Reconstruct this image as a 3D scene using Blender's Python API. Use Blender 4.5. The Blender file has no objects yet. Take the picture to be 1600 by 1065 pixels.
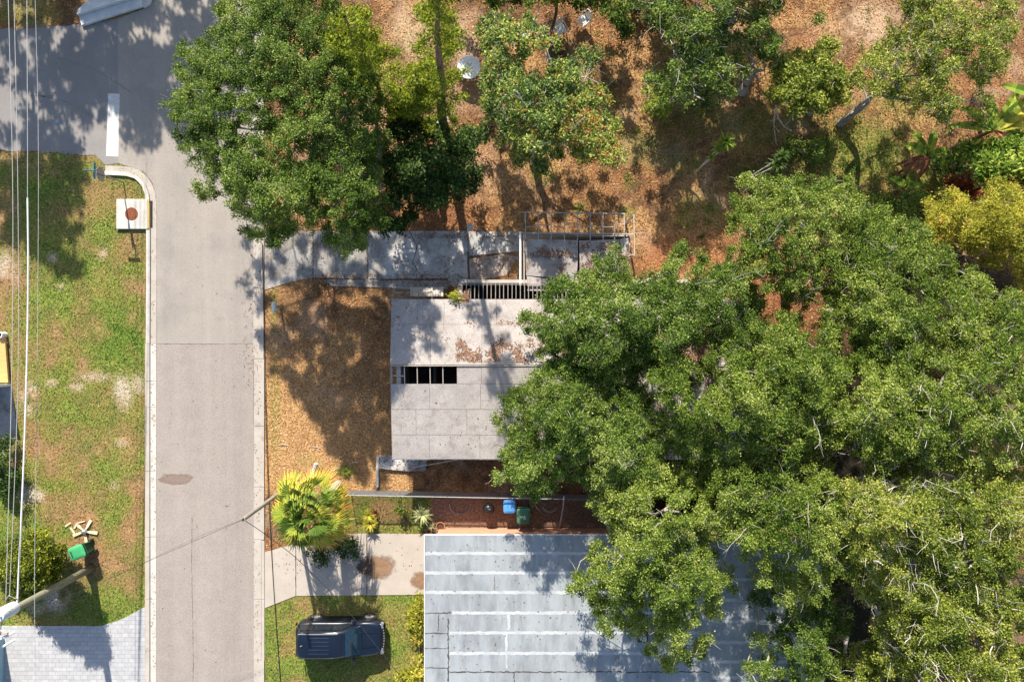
import bpy, bmesh, math, random
import numpy as np
from mathutils import Vector, Matrix
random.seed(7)
RNG = np.random.default_rng(11)
R = math.radians
# ------------------------------------------------------------------ camera, light, exposure
F = 1600*24/36.0
H = F/30.0                                   # camera height: 30 photo pixels per metre on the ground
scene = bpy.context.scene
C = scene.collection
cam_d = bpy.data.cameras.new('camera'); cam = bpy.data.objects.new('camera', cam_d); C.objects.link(cam)
cam.location = (0, 0, H); cam.rotation_euler = (0, 0, 0)
cam_d.lens = 24; cam_d.sensor_width = 36; cam_d.clip_end = 1000
scene.camera = cam
SUN_EL = R(34); SUN_AZ = R(-9.2)             # azimuth from +Y
sun_dir = Vector((math.sin(SUN_AZ)*math.cos(SUN_EL), math.cos(SUN_AZ)*math.cos(SUN_EL), math.sin(SUN_EL)))
sd = bpy.data.lights.new('sun', 'SUN'); sd.energy = 4.9; sd.angle = R(0.6); sd.color = (1.0, .92, .80)
so = bpy.data.objects.new('sun', sd); C.objects.link(so)
so.rotation_euler = (-sun_dir).to_track_quat('-Z', 'Y').to_euler()
w = bpy.data.worlds.new('World'); scene.world = w; w.use_nodes = True
nt = w.node_tree; sky = nt.nodes.new('ShaderNodeTexSky'); sky.sky_type = 'NISHITA'; sky.sun_disc = False
sky.sun_elevation = SUN_EL; sky.sun_rotation = SUN_AZ; sky.dust_density = 1.2
nt.links.new(sky.outputs[0], nt.nodes['Background'].inputs[0]); nt.nodes['Background'].inputs[1].default_value = 0.10
scene.view_settings.view_transform = 'Standard'; scene.view_settings.look = 'None'
scene.view_settings.exposure = 1.15; scene.view_settings.gamma = 1
scene.cycles.max_bounces = 6; scene.cycles.diffuse_bounces = 3; scene.cycles.transmission_bounces = 3
scene.cycles.glossy_bounces = 2; scene.cycles.transparent_max_bounces = 12

def P(px, py, z=0.0):
    """world point at height z that the photograph shows at pixel (px, py) of 1600 x 1065"""
    k = (H - z)/F
    return Vector(((px-800)*k, (532.5-py)*k, z))
def G(px, py, z=0.0):
    """world point above the ground spot (px, py)"""
    return Vector(((px-800)/30.0, (532.5-py)/30.0, z))

# ------------------------------------------------------------------ materials
def mat(name, c1, c2=None, scale=6.0, rough=.85, bump=0.0, bscale=60, metal=0.0, detail=6, spots=None, spot_scale=3, spot_lo=.58, spot_hi=.7, stretch=None, spec=.3, coat=0, fine=.0, fine_scale=70, streak=0):
    m = bpy.data.materials.new(name); m.use_nodes = True
    n = m.node_tree; L = n.links; b = n.nodes['Principled BSDF']
    b.inputs['Roughness'].default_value = rough; b.inputs['Metallic'].default_value = metal
    b.inputs['Specular IOR Level'].default_value = spec; b.inputs['Coat Weight'].default_value = coat
    tc = n.nodes.new('ShaderNodeTexCoord'); src = tc.outputs['Object']
    if stretch:
        mp = n.nodes.new('ShaderNodeMapping'); mp.inputs['Scale'].default_value = stretch
        L.new(src, mp.inputs[0]); src = mp.outputs[0]
    if c2 is None: c2 = tuple(v*.8 for v in c1)
    def noise(s, d=6, ro=.6):
        t = n.nodes.new('ShaderNodeTexNoise'); t.inputs['Scale'].default_value = s; t.inputs['Detail'].default_value = d
        t.inputs['Roughness'].default_value = ro; L.new(src, t.inputs['Vector']); return t.outputs['Fac']
    def ramp(f, a, b_):
        r = n.nodes.new('ShaderNodeMapRange'); r.inputs[1].default_value = a; r.inputs[2].default_value = b_
        r.clamp = True; L.new(f, r.inputs[0]); return r.outputs[0]
    def mix(f, A, B, mode='MIX'):
        x = n.nodes.new('ShaderNodeMix'); x.data_type = 'RGBA'; x.blend_type = mode
        if isinstance(f, float): x.inputs[0].default_value = f
        else: L.new(f, x.inputs[0])
        for i, v in ((6, A), (7, B)):
            if isinstance(v, tuple): x.inputs[i].default_value = (*v, 1)
            else: L.new(v, x.inputs[i])
        return x.outputs[2]
    col = mix(ramp(noise(scale, detail), .35, .65), c1, c2)
    if spots: col = mix(ramp(noise(spot_scale, 5, .7), spot_lo, spot_hi), col, spots)
    if fine:
        g = ramp(noise(fine_scale, 3, .8), .3, .7)
        lo = n.nodes.new('ShaderNodeMapRange'); lo.inputs[3].default_value = 1-fine; lo.inputs[4].default_value = 1+fine; L.new(g, lo.inputs[0])
        col = mix(1.0, col, lo.outputs[0], 'MULTIPLY')
    if streak:
        mp2 = n.nodes.new('ShaderNodeMapping'); mp2.inputs['Scale'].default_value = (1.1, .045, 1); L.new(tc.outputs['Object'], mp2.inputs[0]); keep_ = src; src = mp2.outputs[0]
        g = ramp(noise(1.0, 5, .7), .3, .7); src = keep_
        lo = n.nodes.new('ShaderNodeMapRange'); lo.inputs[3].default_value = 1-streak; lo.inputs[4].default_value = 1+streak*.6; L.new(g, lo.inputs[0]); col = mix(1.0, col, lo.outputs[0], 'MULTIPLY')
        col = mix(ramp(noise(9, 2, .5), .75, .8), col, (.13, .12, .11))
    L.new(col, b.inputs['Base Color'])
    if bump:
        bn = n.nodes.new('ShaderNodeBump'); bn.inputs['Strength'].default_value = bump; bn.inputs['Distance'].default_value = .02
        L.new(noise(bscale, 4), bn.inputs['Height']); L.new(bn.outputs[0], b.inputs['Normal'])
    return m
def attr_mat(name, stops, attr='rnd', rough=.6, transl=0.0, spec=.25, tcol=None):
    """stops: list of (position, colour) looked up with a per-face random value"""
    m = bpy.data.materials.new(name); m.use_nodes = True
    n = m.node_tree; L = n.links; b = n.nodes['Principled BSDF']; out = n.nodes['Material Output']
    a = n.nodes.new('ShaderNodeAttribute'); a.attribute_name = attr
    r = n.nodes.new('ShaderNodeValToRGB'); e = r.color_ramp.elements
    e[0].position = stops[0][0]; e[0].color = (*stops[0][1], 1); e[1].position = stops[-1][0]; e[1].color = (*stops[-1][1], 1)
    for p, c in stops[1:-1]:
        x = e.new(p); x.color = (*c, 1)
    L.new(a.outputs['Fac'], r.inputs[0]); L.new(r.outputs[0], b.inputs['Base Color'])
    b.inputs['Roughness'].default_value = rough; b.inputs['Specular IOR Level'].default_value = spec
    if transl:
        t = n.nodes.new('ShaderNodeBsdfTranslucent'); mx = n.nodes.new('ShaderNodeMixShader'); mx.inputs[0].default_value = transl
        g = n.nodes.new('ShaderNodeMix'); g.data_type = 'RGBA'; g.blend_type = 'MULTIPLY'; g.inputs[0].default_value = 1
        L.new(r.outputs[0], g.inputs[6]); g.inputs[7].default_value = (*(tcol or (1.5, 1.35, .5)), 1)
        L.new(g.outputs[2], t.inputs[0]); L.new(b.outputs[0], mx.inputs[1]); L.new(t.outputs[0], mx.inputs[2]); L.new(mx.outputs[0], out.inputs[0])
    return m

M = {}
M['asphalt'] = mat('asphalt', (.30, .27, .238), (.27, .243, .213), .5, .9, .25, 90, fine=.13, fine_scale=12, spots=(.22, .20, .185), spot_scale=.35, spot_lo=.5, spot_hi=.75, streak=.10)
M['asphalt_new'] = mat('asphalt_new', (.285, .25, .222), (.26, .227, .202), 1.2, .9, .3, 110, fine=.2, fine_scale=13, streak=.10)
M['asphalt_side'] = mat('asphalt_side', (.235, .22, .21), (.20, .187, .178), .5, .9, .25, 90, fine=.15, fine_scale=22)
M['skid'] = mat('skid', (.17, .16, .155), (.21, .2, .19), 6, .9)
M['concrete'] = mat('concrete', (.40, .365, .32), (.34, .305, .265), 1.3, .85, .15, 40, spots=(.26, .22, .18), spot_scale=1.1, fine=.08, fine_scale=25)
M['concrete_white'] = mat('concrete_white', (.50, .48, .44), (.40, .38, .345), 2.5, .8, .1, 40, fine=.08)
M['concrete_old'] = mat('concrete_old', (.33, .315, .29), (.215, .21, .205), .9, .9, .2, 30, spots=(.15, .12, .095), spot_scale=1.3, spot_lo=.46, spot_hi=.7, fine=.24, fine_scale=16)
M['concrete_patchy'] = mat('concrete_patchy', (.50, .50, .49), (.25, .24, .23), 1.2, .9, .2, 30, spots=(.15, .12, .10), spot_scale=1.9, spot_lo=.55, spot_hi=.7, fine=.15, fine_scale=16)
M['drive'] = mat('drive', (.41, .36, .31), (.35, .31, .265), .8, .85, .1, 30, fine=.06, fine_scale=20)
M['white_paint'] = mat('white_paint', (.56, .55, .52), (.5, .49, .46), 4, .6, fine=.05)
M['worn_paint'] = mat('worn_paint', (.62, .61, .60), (.40, .38, .37), 5, .7, spots=(.2, .19, .18), spot_scale=6, spot_lo=.6, spot_hi=.66)
M['slab_white'] = mat('slab_white', (.60, .60, .58), (.5, .5, .49), 3, .8, spots=(.06, .055, .05), spot_scale=7, spot_lo=.64, spot_hi=.69)
M['dark'] = mat('dark', (.02, .018, .016), (.03, .027, .025), 5, .9)
M['crack'] = mat('crack', (.045, .04, .036), (.09, .08, .07), 5, .9)
M['stain'] = mat('stain', (.19, .155, .135), (.225, .19, .168), 4, .9, fine=.2, fine_scale=26)
M['rust_stain'] = mat('rust_stain', (.22, .13, .075), (.27, .17, .10), 3, .9, fine=.12)
M['rust'] = mat('rust', (.23, .075, .03), (.15, .05, .025), 9, .8, .3, 40, metal=.2)
M['yellow'] = mat('yellow', (.65, .42, .06), (.5, .34, .07), 7, .7)
M['teal'] = mat('teal', (.05, .24, .27), (.04, .2, .24), 7, .5)
M['red'] = mat('red', (.45, .02, .02), (.4, .02, .02), 7, .5)
M['galv'] = mat('galv', (.30, .31, .31), (.22, .23, .24), 9, .45, metal=.6)
M['plywood'] = mat('plywood', (.385, .35, .325), (.315, .285, .265), 1.1, .85, .1, 60, spots=(.22, .18, .15), spot_scale=1.9, spot_lo=.5, spot_hi=.78, fine=.34, fine_scale=21)
M['plywood_old'] = mat('plywood_old', (.36, .33, .31), (.27, .24, .22), 1.2, .9, .2, 40, spots=(.17, .115, .085), spot_scale=1.6, spot_lo=.5, spot_hi=.64, fine=.2, fine_scale=18)
M['lumber'] = mat('lumber', (.42, .37, .32), (.32, .27, .23), 5, .8, stretch=(1, 6, 6))
M['lumber_weathered'] = mat('lumber_weathered', (.44, .41, .38), (.33, .30, .27), 5, .85)
M['lumber_grey'] = mat('lumber_grey', (.24, .215, .19), (.16, .14, .125), 5, .85)
M['stucco'] = mat('stucco', (.45, .42, .37), (.36, .33, .29), 2, .9, .3, 60)
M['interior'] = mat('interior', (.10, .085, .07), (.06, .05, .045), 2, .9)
M['coral'] = mat('coral', (.50, .25, .16), (.42, .21, .14), 3, .85)
M['deck'] = mat('deck', (.60, .36, .14), (.52, .29, .10), 3, .7, stretch=(1, 5, 1), fine=.1)
M['paint_blue'] = mat('paint_blue', (.27, .40, .46), (.24, .36, .42), 3, .5)
M['glass'] = mat('glass', (.012, .016, .02), (.012, .016, .02), 3, .08, spec=.35)
M['windshield'] = mat('windshield', (.007, .026, .045), (.006, .021, .038), 3, .08, spec=.8)
M['car_paint'] = mat('car_paint', (.0045, .009, .019), (.004, .008, .017), 3, .3, spec=.5, coat=.5)
M['car_paint_lit'] = mat('car_paint_lit', (.02, .035, .065), (.018, .03, .055), 3, .35, spec=.5)  # lighter car_paint: light caught on the roof ribs, put into the colour
M['tyre'] = mat('tyre', (.018, .018, .018), (.025, .025, .024), 9, .85)
M['chrome'] = mat('chrome', (.62, .62, .63), (.5, .5, .5), 9, .25, metal=.8)
M['bin_green'] = mat('bin_green', (.06, .20, .125), (.05, .165, .10), 6, .5)
M['bin_green_faded'] = mat('bin_green_faded', (.055, .33, .14), (.045, .27, .11), 5, .55)
M['bin_dark'] = mat('bin_dark', (.015, .075, .04), (.012, .06, .035), 6, .6)
M['bin_blue'] = mat('bin_blue', (.085, .28, .66), (.075, .25, .58), 6, .45)
M['black'] = mat('black', (.012, .012, .013), (.02, .02, .02), 6, .35)
M['terracotta'] = mat('terracotta', (.45, .17, .07), (.36, .13, .055), 6, .8)
M['soil'] = mat('soil', (.05, .03, .02), (.08, .045, .03), 9, .95)
M['plastic_white'] = mat('plastic_white', (.74, .74, .73), (.6, .6, .59), 5, .5)
M['fan_blade'] = mat('fan_blade', (.66, .56, .40), (.58, .47, .32), 4, .7)
M['pole_wood'] = mat('pole_wood', (.15, .16, .10), (.23, .22, .16), 3, .9, .4, 30, stretch=(6, 6, .6))
M['pole_grey'] = mat('pole_grey', (.30, .26, .22), (.2, .175, .15), 3, .9, .4, 30, stretch=(6, 6, .6))
M['bark'] = mat('bark', (.38, .35, .31), (.23, .21, .18), 5, .9, .5, 25)
M['bark_pale'] = mat('bark_pale', (.50, .47, .43), (.31, .285, .255), 5, .9, .4, 25)
M['bark_dark'] = mat('bark_dark', (.085, .07, .05), (.13, .10, .08), 5, .95, .5, 25)
M['bark_brown'] = mat('bark_brown', (.22, .14, .09), (.14, .09, .06), 5, .95, .5, 25)
M['wire'] = mat('wire', (.42, .42, .41), (.33, .33, .32), 9, .5)
M['wire_black'] = mat('wire_black', (.02, .02, .02), (.03, .03, .03), 9, .6)
M['transformer'] = mat('transformer', (.55, .58, .60), (.48, .51, .53), 5, .4)
M['tarp_blue'] = mat('tarp_blue', (.02, .10, .30), (.02, .08, .24), 5, .5)
M['mint'] = mat('mint', (.30, .55, .42), (.25, .47, .36), 5, .6)

def leafm(name, dark, mid, light, extra=None, transl=.3, rough=.5):
    st = [(0, dark), (.45, mid), (.86, light)]
    st.append((1.0, extra or light)); return attr_mat(name, st, rough=rough, transl=transl, spec=.13)
M['leaf_oak'] = leafm('leaf_oak', (.036, .072, .010), (.112, .172, .022), (.235, .305, .048), (.38, .42, .12))
M['leaf_oak_deep'] = leafm('leaf_oak_deep', (.028, .062, .010), (.088, .148, .021), (.195, .27, .046), (.32, .37, .11))
M['leaf_lime'] = leafm('leaf_lime', (.045, .076, .011), (.15, .198, .026), (.295, .345, .055), (.45, .43, .12))
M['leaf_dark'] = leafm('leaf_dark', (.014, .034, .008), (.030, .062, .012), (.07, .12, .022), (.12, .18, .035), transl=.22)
M['leaf_yellow'] = leafm('leaf_yellow', (.15, .17, .022), (.32, .32, .035), (.50, .46, .06), (.55, .32, .08))
M['leaf_pine'] = leafm('leaf_pine', (.05, .09, .010), (.16, .22, .018), (.34, .38, .035), (.42, .38, .06))
M['leaf_mixed'] = attr_mat('leaf_mixed', [(0, (.035, .07, .02)), (.3, (.10, .17, .035)), (.6, (.22, .30, .05)), (.85, (.42, .46, .10)), (.93, (.50, .42, .08)), (1, (.42, .12, .04))], rough=.46, transl=.3, spec=.24)
M['leaf_hedge'] = leafm('leaf_hedge', (.018, .035, .006), (.09, .12, .010), (.36, .37, .035), (.5, .5, .06))
M['leaf_big'] = leafm('leaf_big', (.05, .11, .015), (.14, .23, .03), (.32, .39, .055), (.45, .45, .09))
M['leaf_red'] = leafm('leaf_red', (.05, .015, .012), (.14, .04, .02), (.35, .07, .03), (.4, .16, .05))
M['palm'] = attr_mat('palm', [(0, (.06, .11, .015)), (.3, (.14, .215, .025)), (.55, (.32, .345, .04)), (.8, (.54, .41, .06)), (1, (.55, .26, .07))], transl=.25)
M['variegated'] = attr_mat('variegated', [(0, (.10, .15, .05)), (.5, (.35, .38, .15)), (1, (.55, .55, .30))], transl=.2)
M['litter'] = attr_mat('litter', [(0, (.05, .022, .012)), (.25, (.16, .07, .028)), (.5, (.30, .145, .052)), (.8, (.46, .265, .105)), (1, (.55, .40, .22))], rough=.8)
M['litter_red'] = attr_mat('litter_red', [(0, (.10, .03, .015)), (.5, (.26, .095, .045)), (.8, (.36, .15, .07)), (1, (.42, .24, .13))], rough=.8)
M['litter_roof'] = attr_mat('litter_roof', [(0, (.07, .04, .025)), (.5, (.20, .11, .07)), (.8, (.32, .17, .10)), (1, (.40, .28, .19))], rough=.85)
M['grass'] = attr_mat('grass', [(0, (.045, .10, .012)), (.35, (.12, .20, .028)), (.6, (.23, .275, .06)), (.8, (.34, .30, .10)), (1, (.42, .31, .17))], rough=.75, transl=.2)

# ------------------------------------------------------------------ object helpers
def tag(o, label=None, cat=None, group=None, kind=None):
    if label: o['label'] = label
    if cat: o['category'] = cat
    if group: o['group'] = group
    if kind: o['kind'] = kind
    return o
def thing(name, label, cat, loc=(0, 0, 0), rz=0, group=None):
    o = bpy.data.objects.new(name, None); C.objects.link(o); o.location = loc; o.rotation_euler = (0, 0, rz)
    o.empty_display_size = .3
    return tag(o, label, cat, group)
class MB:
    def __init__(s, off=(0, 0, 0)): s.v = []; s.f = []; s.off = Vector(off)
    def add(s, vs, fs):
        b = len(s.v); s.v += [tuple(Vector(p)-s.off) for p in vs]; s.f += [tuple(i+b for i in f) for f in fs]; return s
    def box(s, c, d, rz=0, rx=0, ry=0, taper=1.0):
        m = Matrix.Translation(c) @ Matrix.Rotation(rz, 4, 'Z') @ Matrix.Rotation(ry, 4, 'Y') @ Matrix.Rotation(rx, 4, 'X')
        vs = [m @ Vector((x*d[0]/2*(taper if z > 0 else 1), y*d[1]/2*(taper if z > 0 else 1), z*d[2]/2)) for z in (-1, 1) for x, y in ((-1, -1), (1, -1), (1, 1), (-1, 1))]
        return s.add(vs, [(3, 2, 1, 0), (4, 5, 6, 7), (0, 1, 5, 4), (1, 2, 6, 5), (2, 3, 7, 6), (3, 0, 4, 7)])
    def beam(s, a, b, wd, h):
        a = Vector(a); b = Vector(b); d = (b-a); L = d.length; d.normalize()
        side = d.cross(Vector((0, 0, 1)))
        side = Vector((1, 0, 0)) if side.length < 1e-4 else side.normalized()
        up = side.cross(d)
        vs = [p + side*sx*wd/2 + up*sz*h/2 for p in (a, b) for sx, sz in ((-1, -1), (1, -1), (1, 1), (-1, 1))]
        return s.add(vs, [(3, 2, 1, 0), (4, 5, 6, 7), (0, 1, 5, 4), (1, 2, 6, 5), (2, 3, 7, 6), (3, 0, 4, 7)])
    def tube(s, pts, rad, n=8, cap=True):
        pts = [Vector(p) for p in pts]; rad = rad if hasattr(rad, '__len__') else [rad]*len(pts)
        vs = []; ref = None
        for i, p in enumerate(pts):
            d = (pts[min(i+1, len(pts)-1)]-pts[max(i-1, 0)]).normalized()
            if ref is None: ref = Vector((1, 0, 0)) if abs(d.x) < .8 else Vector((0, 1, 0))
            u = (ref - d*ref.dot(d)).normalized(); ref = u; v = d.cross(u)
            for k in range(n):
                a = 2*math.pi*k/n; vs.append(p + (u*math.cos(a)+v*math.sin(a))*rad[i])
        fs = [(i*n+k, i*n+(k+1) % n, (i+1)*n+(k+1) % n, (i+1)*n+k) for i in range(len(pts)-1) for k in range(n)]
        if cap: fs += [tuple(range(n-1, -1, -1)), tuple((len(pts)-1)*n+k for k in range(n))]
        return s.add(vs, fs)
    def lathe(s, prof, c=(0, 0, 0), n=24, sx=1, sy=1):
        vs = [(c[0]+r*sx*math.cos(2*math.pi*k/n), c[1]+r*sy*math.sin(2*math.pi*k/n), c[2]+z) for r, z in prof for k in range(n)]
        fs = [(i*n+k, i*n+(k+1) % n, (i+1)*n+(k+1) % n, (i+1)*n+k) for i in range(len(prof)-1) for k in range(n)]
        fs += [tuple((len(prof)-1)*n+k for k in range(n)), tuple(range(n-1, -1, -1))]
        return s.add(vs, fs)
    def prism(s, poly, z0, z1):
        n = len(poly); vs = [(p[0], p[1], z0) for p in poly]+[(p[0], p[1], z1) for p in poly]
        area = sum(poly[i][0]*poly[(i+1) % n][1]-poly[(i+1) % n][0]*poly[i][1] for i in range(n))
        top = tuple(range(n, 2*n)); bot = tuple(range(n-1, -1, -1)); sides = [(i, (i+1) % n, n+(i+1) % n, n+i) for i in range(n)]
        if area < 0: top = top[::-1]; bot = bot[::-1]; sides = [f[::-1] for f in sides]
        return s.add(vs, [top, bot]+sides)
    def ribbon(s, pts, wd, z, jag=0.0):
        """flat irregular strip on a level surface"""
        pts = [Vector((p[0], p[1], 0)) for p in pts]; vs = []
        for i, p in enumerate(pts):
            d = (pts[min(i+1, len(pts)-1)]-pts[max(i-1, 0)]).normalized(); sd_ = Vector((-d.y, d.x, 0))
            zz = z(p) if callable(z) else z
            for sg in (-1, 1):
                q = p + sd_*sg*(wd/2*(1+random.uniform(-jag, jag))); vs.append((q.x, q.y, zz))
        return s.add(vs, [(2*i, 2*i+2, 2*i+3, 2*i+1) if False else (2*i+1, 2*i, 2*i+2, 2*i+3) for i in range(len(pts)-1)])
    def build(s, name, m, parent=None, smooth=False, bevel=0):
        me = bpy.data.meshes.new(name); me.from_pydata(s.v, [], s.f); me.update()
        if m is not None: me.materials.append(m)
        if smooth:
            me.shade_smooth()
        o = bpy.data.objects.new(name, me); C.objects.link(o)
        if parent is not None: o.parent = parent
        if bevel:
            bv = o.modifiers.new('bevel', 'BEVEL'); bv.width = bevel; bv.segments = 2; bv.limit_method = 'ANGLE'
        return o
def smooth_by_angle(o, deg=40):
    me = o.data; me.shade_smooth()
    try: me.set_sharp_from_angle(angle=R(deg))
    except Exception: pass
    return o
def quads(name, V, m, parent=None, rnd=None, loc=(0, 0, 0)):
    """V: (n,4,3) array of quads as one mesh"""
    n = len(V); me = bpy.data.meshes.new(name)
    me.vertices.add(n*4); me.vertices.foreach_set('co', (V-np.array(loc)).astype(np.float32).ravel())
    me.loops.add(n*4); me.loops.foreach_set('vertex_index', np.arange(n*4, dtype=np.int32))
    me.polygons.add(n); me.polygons.foreach_set('loop_start', np.arange(0, n*4, 4, dtype=np.int32))
    me.update(calc_edges=True)
    if rnd is not None:
        a = me.attributes.new('rnd', 'FLOAT', 'FACE'); a.data.foreach_set('value', rnd.astype(np.float32))
    me.materials.append(m)
    o = bpy.data.objects.new(name, me); C.objects.link(o)
    if parent is not None: o.parent = parent
    return o
def unit(a): return a/np.maximum(np.linalg.norm(a, axis=-1, keepdims=True), 1e-9)
def leaf_quads(Cn, L, W, rng, up=1.0, fold=.0, tdir=None):
    n = len(Cn); nr = rng.normal(size=(n, 3)); nr[:, 2] = np.abs(nr[:, 2])+up; nr = unit(nr)
    t = rng.normal(size=(n, 3)) if tdir is None else tdir + rng.normal(size=(n, 3))*.35
    t = unit(t - nr*(t*nr).sum(1, keepdims=True)); b = np.cross(nr, t)
    L = (L*rng.uniform(.7, 1.3, n))[:, None]/2; W = (W*rng.uniform(.7, 1.3, n))[:, None]/2
    return np.stack([Cn-t*L, Cn+b*W-t*L*.1, Cn+t*L, Cn-b*W-t*L*.1], 1)
# value noise
def vnoise(x, y, s, seed):
    r = np.random.default_rng(seed).random((257, 257)); x = x/s+1000; y = y/s+1000
    xi = np.floor(x).astype(int); yi = np.floor(y).astype(int); fx = x-xi; fy = y-yi; fx = fx*fx*(3-2*fx); fy = fy*fy*(3-2*fy)
    a = r[xi % 256, yi % 256]; b = r[(xi+1) % 256, yi % 256]; c = r[xi % 256, (yi+1) % 256]; d = r[(xi+1) % 256, (yi+1) % 256]
    return (a*(1-fx)+b*fx)*(1-fy)+(c*(1-fx)+d*fx)*fy
def fbm(x, y, s, seed, o=4):
    t = 0; a = 1; k = 0
    for i in range(o): t = t+a*vnoise(x, y, s/2**i, seed+i); k += a; a *= .55
    return t/k
def inpoly(x, y, poly):
    x = np.asarray(x); y = np.asarray(y); r = np.zeros(x.shape, bool); n = len(poly)
    for i in range(n):
        x1, y1 = poly[i]; x2, y2 = poly[(i+1) % n]
        if y1 == y2: continue
        c = ((y1 > y) != (y2 > y)) & (x < (x2-x1)*(y-y1)/(y2-y1)+x1); r ^= c
    return r
def edgedist(x, y, poly):
    d = np.full(np.shape(x), 1e9); n = len(poly)
    for i in range(n):
        ax, ay = poly[i]; bx, by = poly[(i+1) % n]; vx = bx-ax; vy = by-ay
        t = np.clip(((x-ax)*vx+(y-ay)*vy)/(vx*vx+vy*vy+1e-9), 0, 1)
        d = np.minimum(d, np.hypot(x-ax-t*vx, y-ay-t*vy))
    return d
def ss(a, b, x):
    t = np.clip((x-a)/(b-a), 0, 1); return t*t*(3-2*t)

# ------------------------------------------------------------------ ground (colours of soil, sand, litter and turf, with grove shade painted in)
ROAD = [(243, -400), (396, -400), (395, 300), (396, 1500), (242, 1500), (244, 600), (245, 330), (244, 306), (238, 285), (224, 268), (200, 260), (150, 259),
        (150, 240), (60, 236), (-500, 224), (-500, 47), (40, 45), (125, 36), (150, 42), (225, 14), (240, 3)]
HARD = [ROAD, [(225, 300), (250, 300), (250, 1500), (225, 1500)], [(392, -400), (414, -400), (414, 1500), (392, 1500)],
        [(412, 362), (815, 360), (815, 445), (600, 440), (500, 432), (470, 438), (414, 452)],
        [(412, 860), (455, 848), (560, 832), (664, 832), (664, 928), (470, 930), (412, 950)],
        [(-100, 976), (160, 976), (195, 964), (228, 945), (228, 1500), (-100, 1500)],
        [(185, 312), (234, 312), (234, 358), (185, 358)], [(625, 468), (1150, 468), (1150, 700), (625, 700)], [(-60, 522), (18, 522), (29, 688), (-60, 688)]]
LAWN_L = [(-500, 238), (228, 238), (228, 980), (-500, 980)]
LAWN_B = [(413, 930), (663, 926), (663, 1500), (413, 1500)]
STRIP = [(545, 772), (672, 776), (664, 834), (545, 834)]
BED = [(664, 776), (940, 776), (940, 840), (664, 840)]
def blobs(x, y, lst):
    r = np.zeros_like(x)
    for (cx, cy, rx, ry, s_) in lst:
        r = np.maximum(r, s_*(1-ss(.35, 1.25, np.hypot((x-cx)/rx, (y-cy)/ry))))
    return r
GREEN = [(1010, 230, 50, 40, .35), (1100, 190, 60, 30, .35), (1180, 200, 50, 50, .4), (980, 330, 16, 10, .5), (905, 325, 12, 10, .5), (1090, 330, 50, 40, .25), (850, 270, 30, 20, .3), (1230, 300, 40, 30, .5), (985, 285, 14, 14, .4), (1070, 255, 40, 25, .35), (40, 20, 70, 30, .45), (200, 15, 60, 25, .4), (1340, 245, 110, 70, .75), (1420, 140, 70, 60, .5), (1250, 150, 60, 60, .5), (1250, 260, 60, 50, .5), (1180, 280, 60, 40, .45),
         (905, 150, 90, 90, .15), (1050, 200, 60, 60, .25), (1100, 100, 80, 60, .3), (1460, 300, 80, 60, .7), (540, 735, 20, 12, .7), (480, 720, 30, 12, .2),
         (650, 90, 60, 60, .3), (590, 130, 50, 60, .3), (428, 470, 8, 60, .4), (430, 640, 10, 100, .35)]
SAND = [(15, 420, 26, 34, .8), (92, 448, 11, 8, .7), (160, 395, 10, 12, .8), (82, 405, 10, 14, .7), (192, 612, 18, 34, .85), (150, 588, 36, 10, .6), (120, 604, 18, 9, .6), (45, 622, 20, 30, .8), (80, 598, 12, 8, .7),
        (190, 690, 14, 8, .6), (178, 758, 10, 8, .5), (42, 770, 20, 20, .8), (60, 775, 14, 12, .8), (88, 935, 26, 26, 1), (60, 950, 20, 12, .7), (215, 600, 12, 20, .7),
        (1360, 35, 60, 45, .8), (1300, 60, 50, 40, .35), (655, 60, 60, 60, .6), (590, 150, 60, 60, .45), (640, 170, 60, 60, .4), (750, 265, 40, 60, .35), (730, 60, 35, 50, .5)]
BROWN = [(70, 262, 60, 26, .9), (120, 310, 50, 40, .6), (60, 245, 110, 14, .8), (155, 440, 20, 40, .6), (200, 700, 26, 50, .7), (175, 705, 30, 30, .5), (125, 870, 46, 40, .9), (128, 810, 30, 18, .9), (110, 900, 30, 26, .7),
         (50, 690, 18, 50, .7), (200, 390, 26, 30, .5), (215, 760, 14, 70, .6), (120, 450, 26, 40, .5), (90, 790, 60, 30, .5), (60, 780, 40, 14, .8), (200, 830, 14, 30, .5),
         (470, 960, 18, 30, .9), (455, 1010, 25, 25, .9), (625, 970, 22, 40, .8), (640, 1040, 30, 40, .8), (600, 1020, 18, 30, .6), (575, 945, 26, 16, .7), (600, 800, 24, 22, .7)]
def soil_masks(x, y):
    """x, y in ground pixels; returns grass, sand, brown, type"""
    n1 = fbm(x, y, 90, 3); n2 = fbm(x, y, 26, 21); n3 = fbm(x, y, 9, 41, 3)
    left = inpoly(x, y, LAWN_L) | inpoly(x, y, STRIP) | inpoly(x, y, LAWN_B)
    g = np.where(left, np.where(inpoly(x, y, LAWN_B), .56, .76), 0.0)
    g = np.maximum(g, blobs(x, y, GREEN))
    br = blobs(x, y, BROWN); sa = blobs(x, y, SAND)
    g = g*(1-.85*br*ss(.3, .6, n2+.1)) + np.where(left, (n1-.5)*1.7+(n2-.5)*1.6-.02, (n2-.5)*.3*(g > .05))
    sa = sa*ss(.36, .56, n2*.6+n3*.4+.06); g = np.clip(g*(1-sa), 0, 1)
    return g, sa, br, left, n1, n2, n3
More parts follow.
